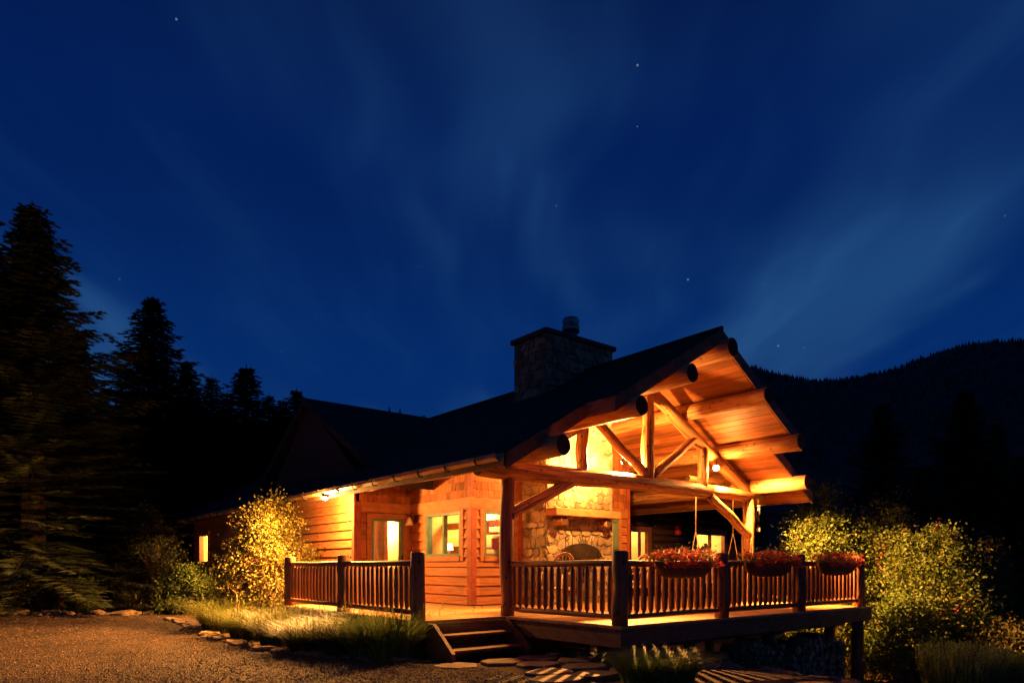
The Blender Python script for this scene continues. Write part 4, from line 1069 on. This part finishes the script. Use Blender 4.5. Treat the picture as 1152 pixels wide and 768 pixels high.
# ================================================================== THINGS ON THE PORCH
def basket(cx, ln, label):
    r_ = thing('flower_basket', label, 'flower basket', (cx, -.20, DZ+.90), 0, 'flower baskets hanging on the front rail')
    mb = MB(); k = 12; rings = []
    for j in range(11):
        t = -1+2*j/10; e = math.sqrt(max(0, 1-abs(t)**4))*.9+.1
        rings.append([(t*ln/2, .15*e*math.cos(math.pi*i/(k-1)) - .0, -.25*e*math.sin(math.pi*i/(k-1))) for i in range(k)])
    vs_ = [p for r in rings for p in r]; fs = [(a*k+i, a*k+i+1, (a+1)*k+i+1, (a+1)*k+i) for a in range(10) for i in range(k-1)]
    fs += [tuple(range(k)), tuple(range(10*k, 11*k))[::-1]] + [(a*k, (a+1)*k, (a+1)*k+k-1, a*k+k-1) for a in range(10)]
    mb.add(vs_, fs); mb.build('basket', M['basket'], r_, smooth=True)
    q = random.Random(int(cx*100)); lf = MB(); fl = MB()
    for i in range(1700):
        t = q.uniform(-1, 1); p = Vector((t*ln*.5, q.gauss(0, .09), abs(q.gauss(.03, .08)))); s = q.uniform(.015, .035)
        d = Vector((q.gauss(0, 1), q.gauss(0, 1), q.gauss(.4, 1))).normalized()*s; e = d.orthogonal().normalized()*s*.5
        lf.add([p-e, p+d*.5+e*1.4, p+d, p+d*.5-e*1.4], [(0,1,2,3)])
    for i in range(int(330*ln)):
        t = q.uniform(-1, 1); p = Vector((t*ln*.52, q.gauss(-.02, .11), .03+q.random()*.17*(1-.3*abs(t)))); s = q.uniform(.02, .034)
        if q.random() < .25: p.z -= .12; p.y = -.17-q.random()*.05
        nrm = Vector((q.gauss(0, .6), q.gauss(-.3, .6), 1)).normalized(); a_ = nrm.orthogonal().normalized(); b_ = nrm.cross(a_)
        for k_ in range(5):
            an = 6.283*k_/5; u1 = a_*math.cos(an)+b_*math.sin(an); u2 = a_*math.cos(an+.9)+b_*math.sin(an+.9)
            fl.add([p, p+u1*s+nrm*s*.2, p+(u1+u2)*s*.62, p+u2*s+nrm*s*.2], [(0,1,2,3)])
    lf.build('leaves', M['leafg'], r_); fl.build('blooms', M['petal'], r_)
basket(1.19, 1.35, 'hanging basket of red flowers on the rail nearest the corner post')
basket(3.52, 1.40, 'hanging basket of red flowers on the middle front rail')
basket(5.96, 1.40, 'hanging basket of red flowers on the farthest right rail')

def willow_chair(loc, rz, label, w_=.62, top=1.25, swing=False):
    r_ = thing('willow_chair' if not swing else 'porch_swing', label, 'chair' if not swing else 'porch swing', loc, rz, None if swing else 'bent willow chairs on the porch')
    seat_z = .42
    if not swing:
        for x in (-w_/2+.04, w_/2-.04):
            for y in (-.26, .24):
                mb = MB(); mb.tube([(x, y, 0), (x*.97, y*.97, seat_z+.02 if y > 0 else .66)], .022, 8); mb.build('leg', M['willow'], r_, smooth=True)
    mb = MB()
    for k in range(9): y = -.28+.065*k; mb.tube([(-w_/2, y, seat_z), (0, y, seat_z-.02), (w_/2, y, seat_z)], .014, 6)
    mb.tube([(-w_/2, -.3, seat_z-.03), (w_/2, -.3, seat_z-.03)], .022, 8); mb.tube([(-w_/2, .26, seat_z-.03), (w_/2, .26, seat_z-.03)], .022, 8)
    mb.build('seat', M['willow'], r_, smooth=True)
    hb = top-seat_z
    mb = MB()
    for sc in (1.0, .93):
        pts = [(w_/2*sc*math.cos(math.pi*i/16), .27+.16*math.sin(math.pi*i/16), seat_z+hb*.35+(hb*.65*sc)*math.sin(math.pi*i/16)) for i in range(17)]
        mb.tube([(w_/2*sc, .26, seat_z-.05)]+pts+[(-w_/2*sc, .26, seat_z-.05)], .018, 8)
    nsp = 7 if not swing else 13
    for k in range(1, nsp):
        u_ = -1+2*k/nsp; zt = seat_z+hb*.35+hb*.62*math.sqrt(max(0, 1-u_*u_)); mb.tube([(u_*w_/2*.5, .26, seat_z), (u_*w_/2, .27+.14*math.sqrt(1-u_*u_), zt)], .009, 5)
    mb.build('backrest', M['willow'], r_, smooth=True)
    for x in (-w_/2, w_/2):
        mb = MB(); mb.tube([(x, .28, seat_z+.26), (x*1.05, 0, seat_z+.28), (x*1.03, -.26, seat_z+.22), (x, -.28, seat_z)], .018, 8); mb.build('armrest', M['willow'], r_, smooth=True)
    return r_
willow_chair((3.30, 1.42, DZ), R(200), 'arched willow chair directly behind the nearest flower basket', .70, 1.24)
willow_chair((1.78, 3.25, DZ), R(160), 'arched willow chair at the left of the fireplace opening', .55, 1.08)
willow_chair((3.75, 3.15, DZ), R(185), 'low willow chair with pale cushion just right of the fireplace opening', .66, 1.06)
mb = MB(); mb.box((3.45, 3.05, DZ+.42), (4.05, 3.5, DZ+.52)); tag(mb.build('cushion', M['cushion'], bevel=.03), 'pale cushion lying on the low willow chair by the fireplace', 'cushion')
sa, sb_ = Vector((6.02, 3.12, 0)), Vector((7.26, 2.90, 0)); mid = (sa+sb_)/2
ang = math.atan2(sb_.y-sa.y, sb_.x-sa.x)
sw = willow_chair((mid.x, mid.y, DZ+.08), ang, 'hanging porch swing with arched willow back, on ropes near the pale truss post', 1.16, 1.18, swing=True)
for x in (-.60, .60):
    mb = MB(); mb.tube([(x, 0, 2.70), (x, 0, 1.55)], .012, 6); mb.tube([(x, 0, 1.55), (x, -.27, .44)], .011, 6); mb.tube([(x, 0, 1.55), (x, .26, .6)], .011, 6)
    mb.build('rope', M['rope'], sw, smooth=True)
log('swing_beam', (5.6, 3.01, 3.42), (7.35, 3.01, 3.42), .07, .07, M['log'], house, seg=4)
# red lantern on dark wall
t_ = thing('red_lantern', 'small red lantern hanging on the dark log wall', 'lantern', (11.0, 7.40, 2.66))
mb = MB(); mb.tube([(0,0,-.22),(0,0,-.2),(0,0,.08),(0,0,.12)], [.09,.11,.11,.06], 14); mb.build('body', M['red'], t_, smooth=True)
mb = MB(); mb.tube([(0,0,.12),(.05,0,.2),(0,0,.26),(0,.09,.26)], .01, 6); mb.build('hook', M['iron'], t_)
# wind chime
t_ = thing('wind_chime', 'wind chime with metal tubes hanging right of the pale truss post', 'wind chime', (7.52, 2.42, 2.86))
mb = MB(); mb.tube([(0,0,.35),(0,0,0)], .004, 5); mb.tube([(0,0,-.01),(0,0,.012)], .055, 14); mb.build('top_disc', M['willow'], t_)
for k in range(5): a = k*1.257; mb = MB(); mb.tube([(.04*math.cos(a), .04*math.sin(a), -.01), (.04*math.cos(a), .04*math.sin(a), -.36+.04*k)], .009, 8); mb.build('chime_tube', M['metal'], t_, smooth=True)
mb = MB(); mb.tube([(0,0,-.01),(0,0,-.50)], .003, 4); mb.tube([(0,0,-.50),(0,0,-.53),(0,0,-.60),(0,0,-.62)], [.01,.045,.045,.01], 12); mb.build('wind_sail', M['brass'], t_)
print('verts', sum(len(o.data.vertices) for o in bpy.data.objects if o.type == 'MESH'))
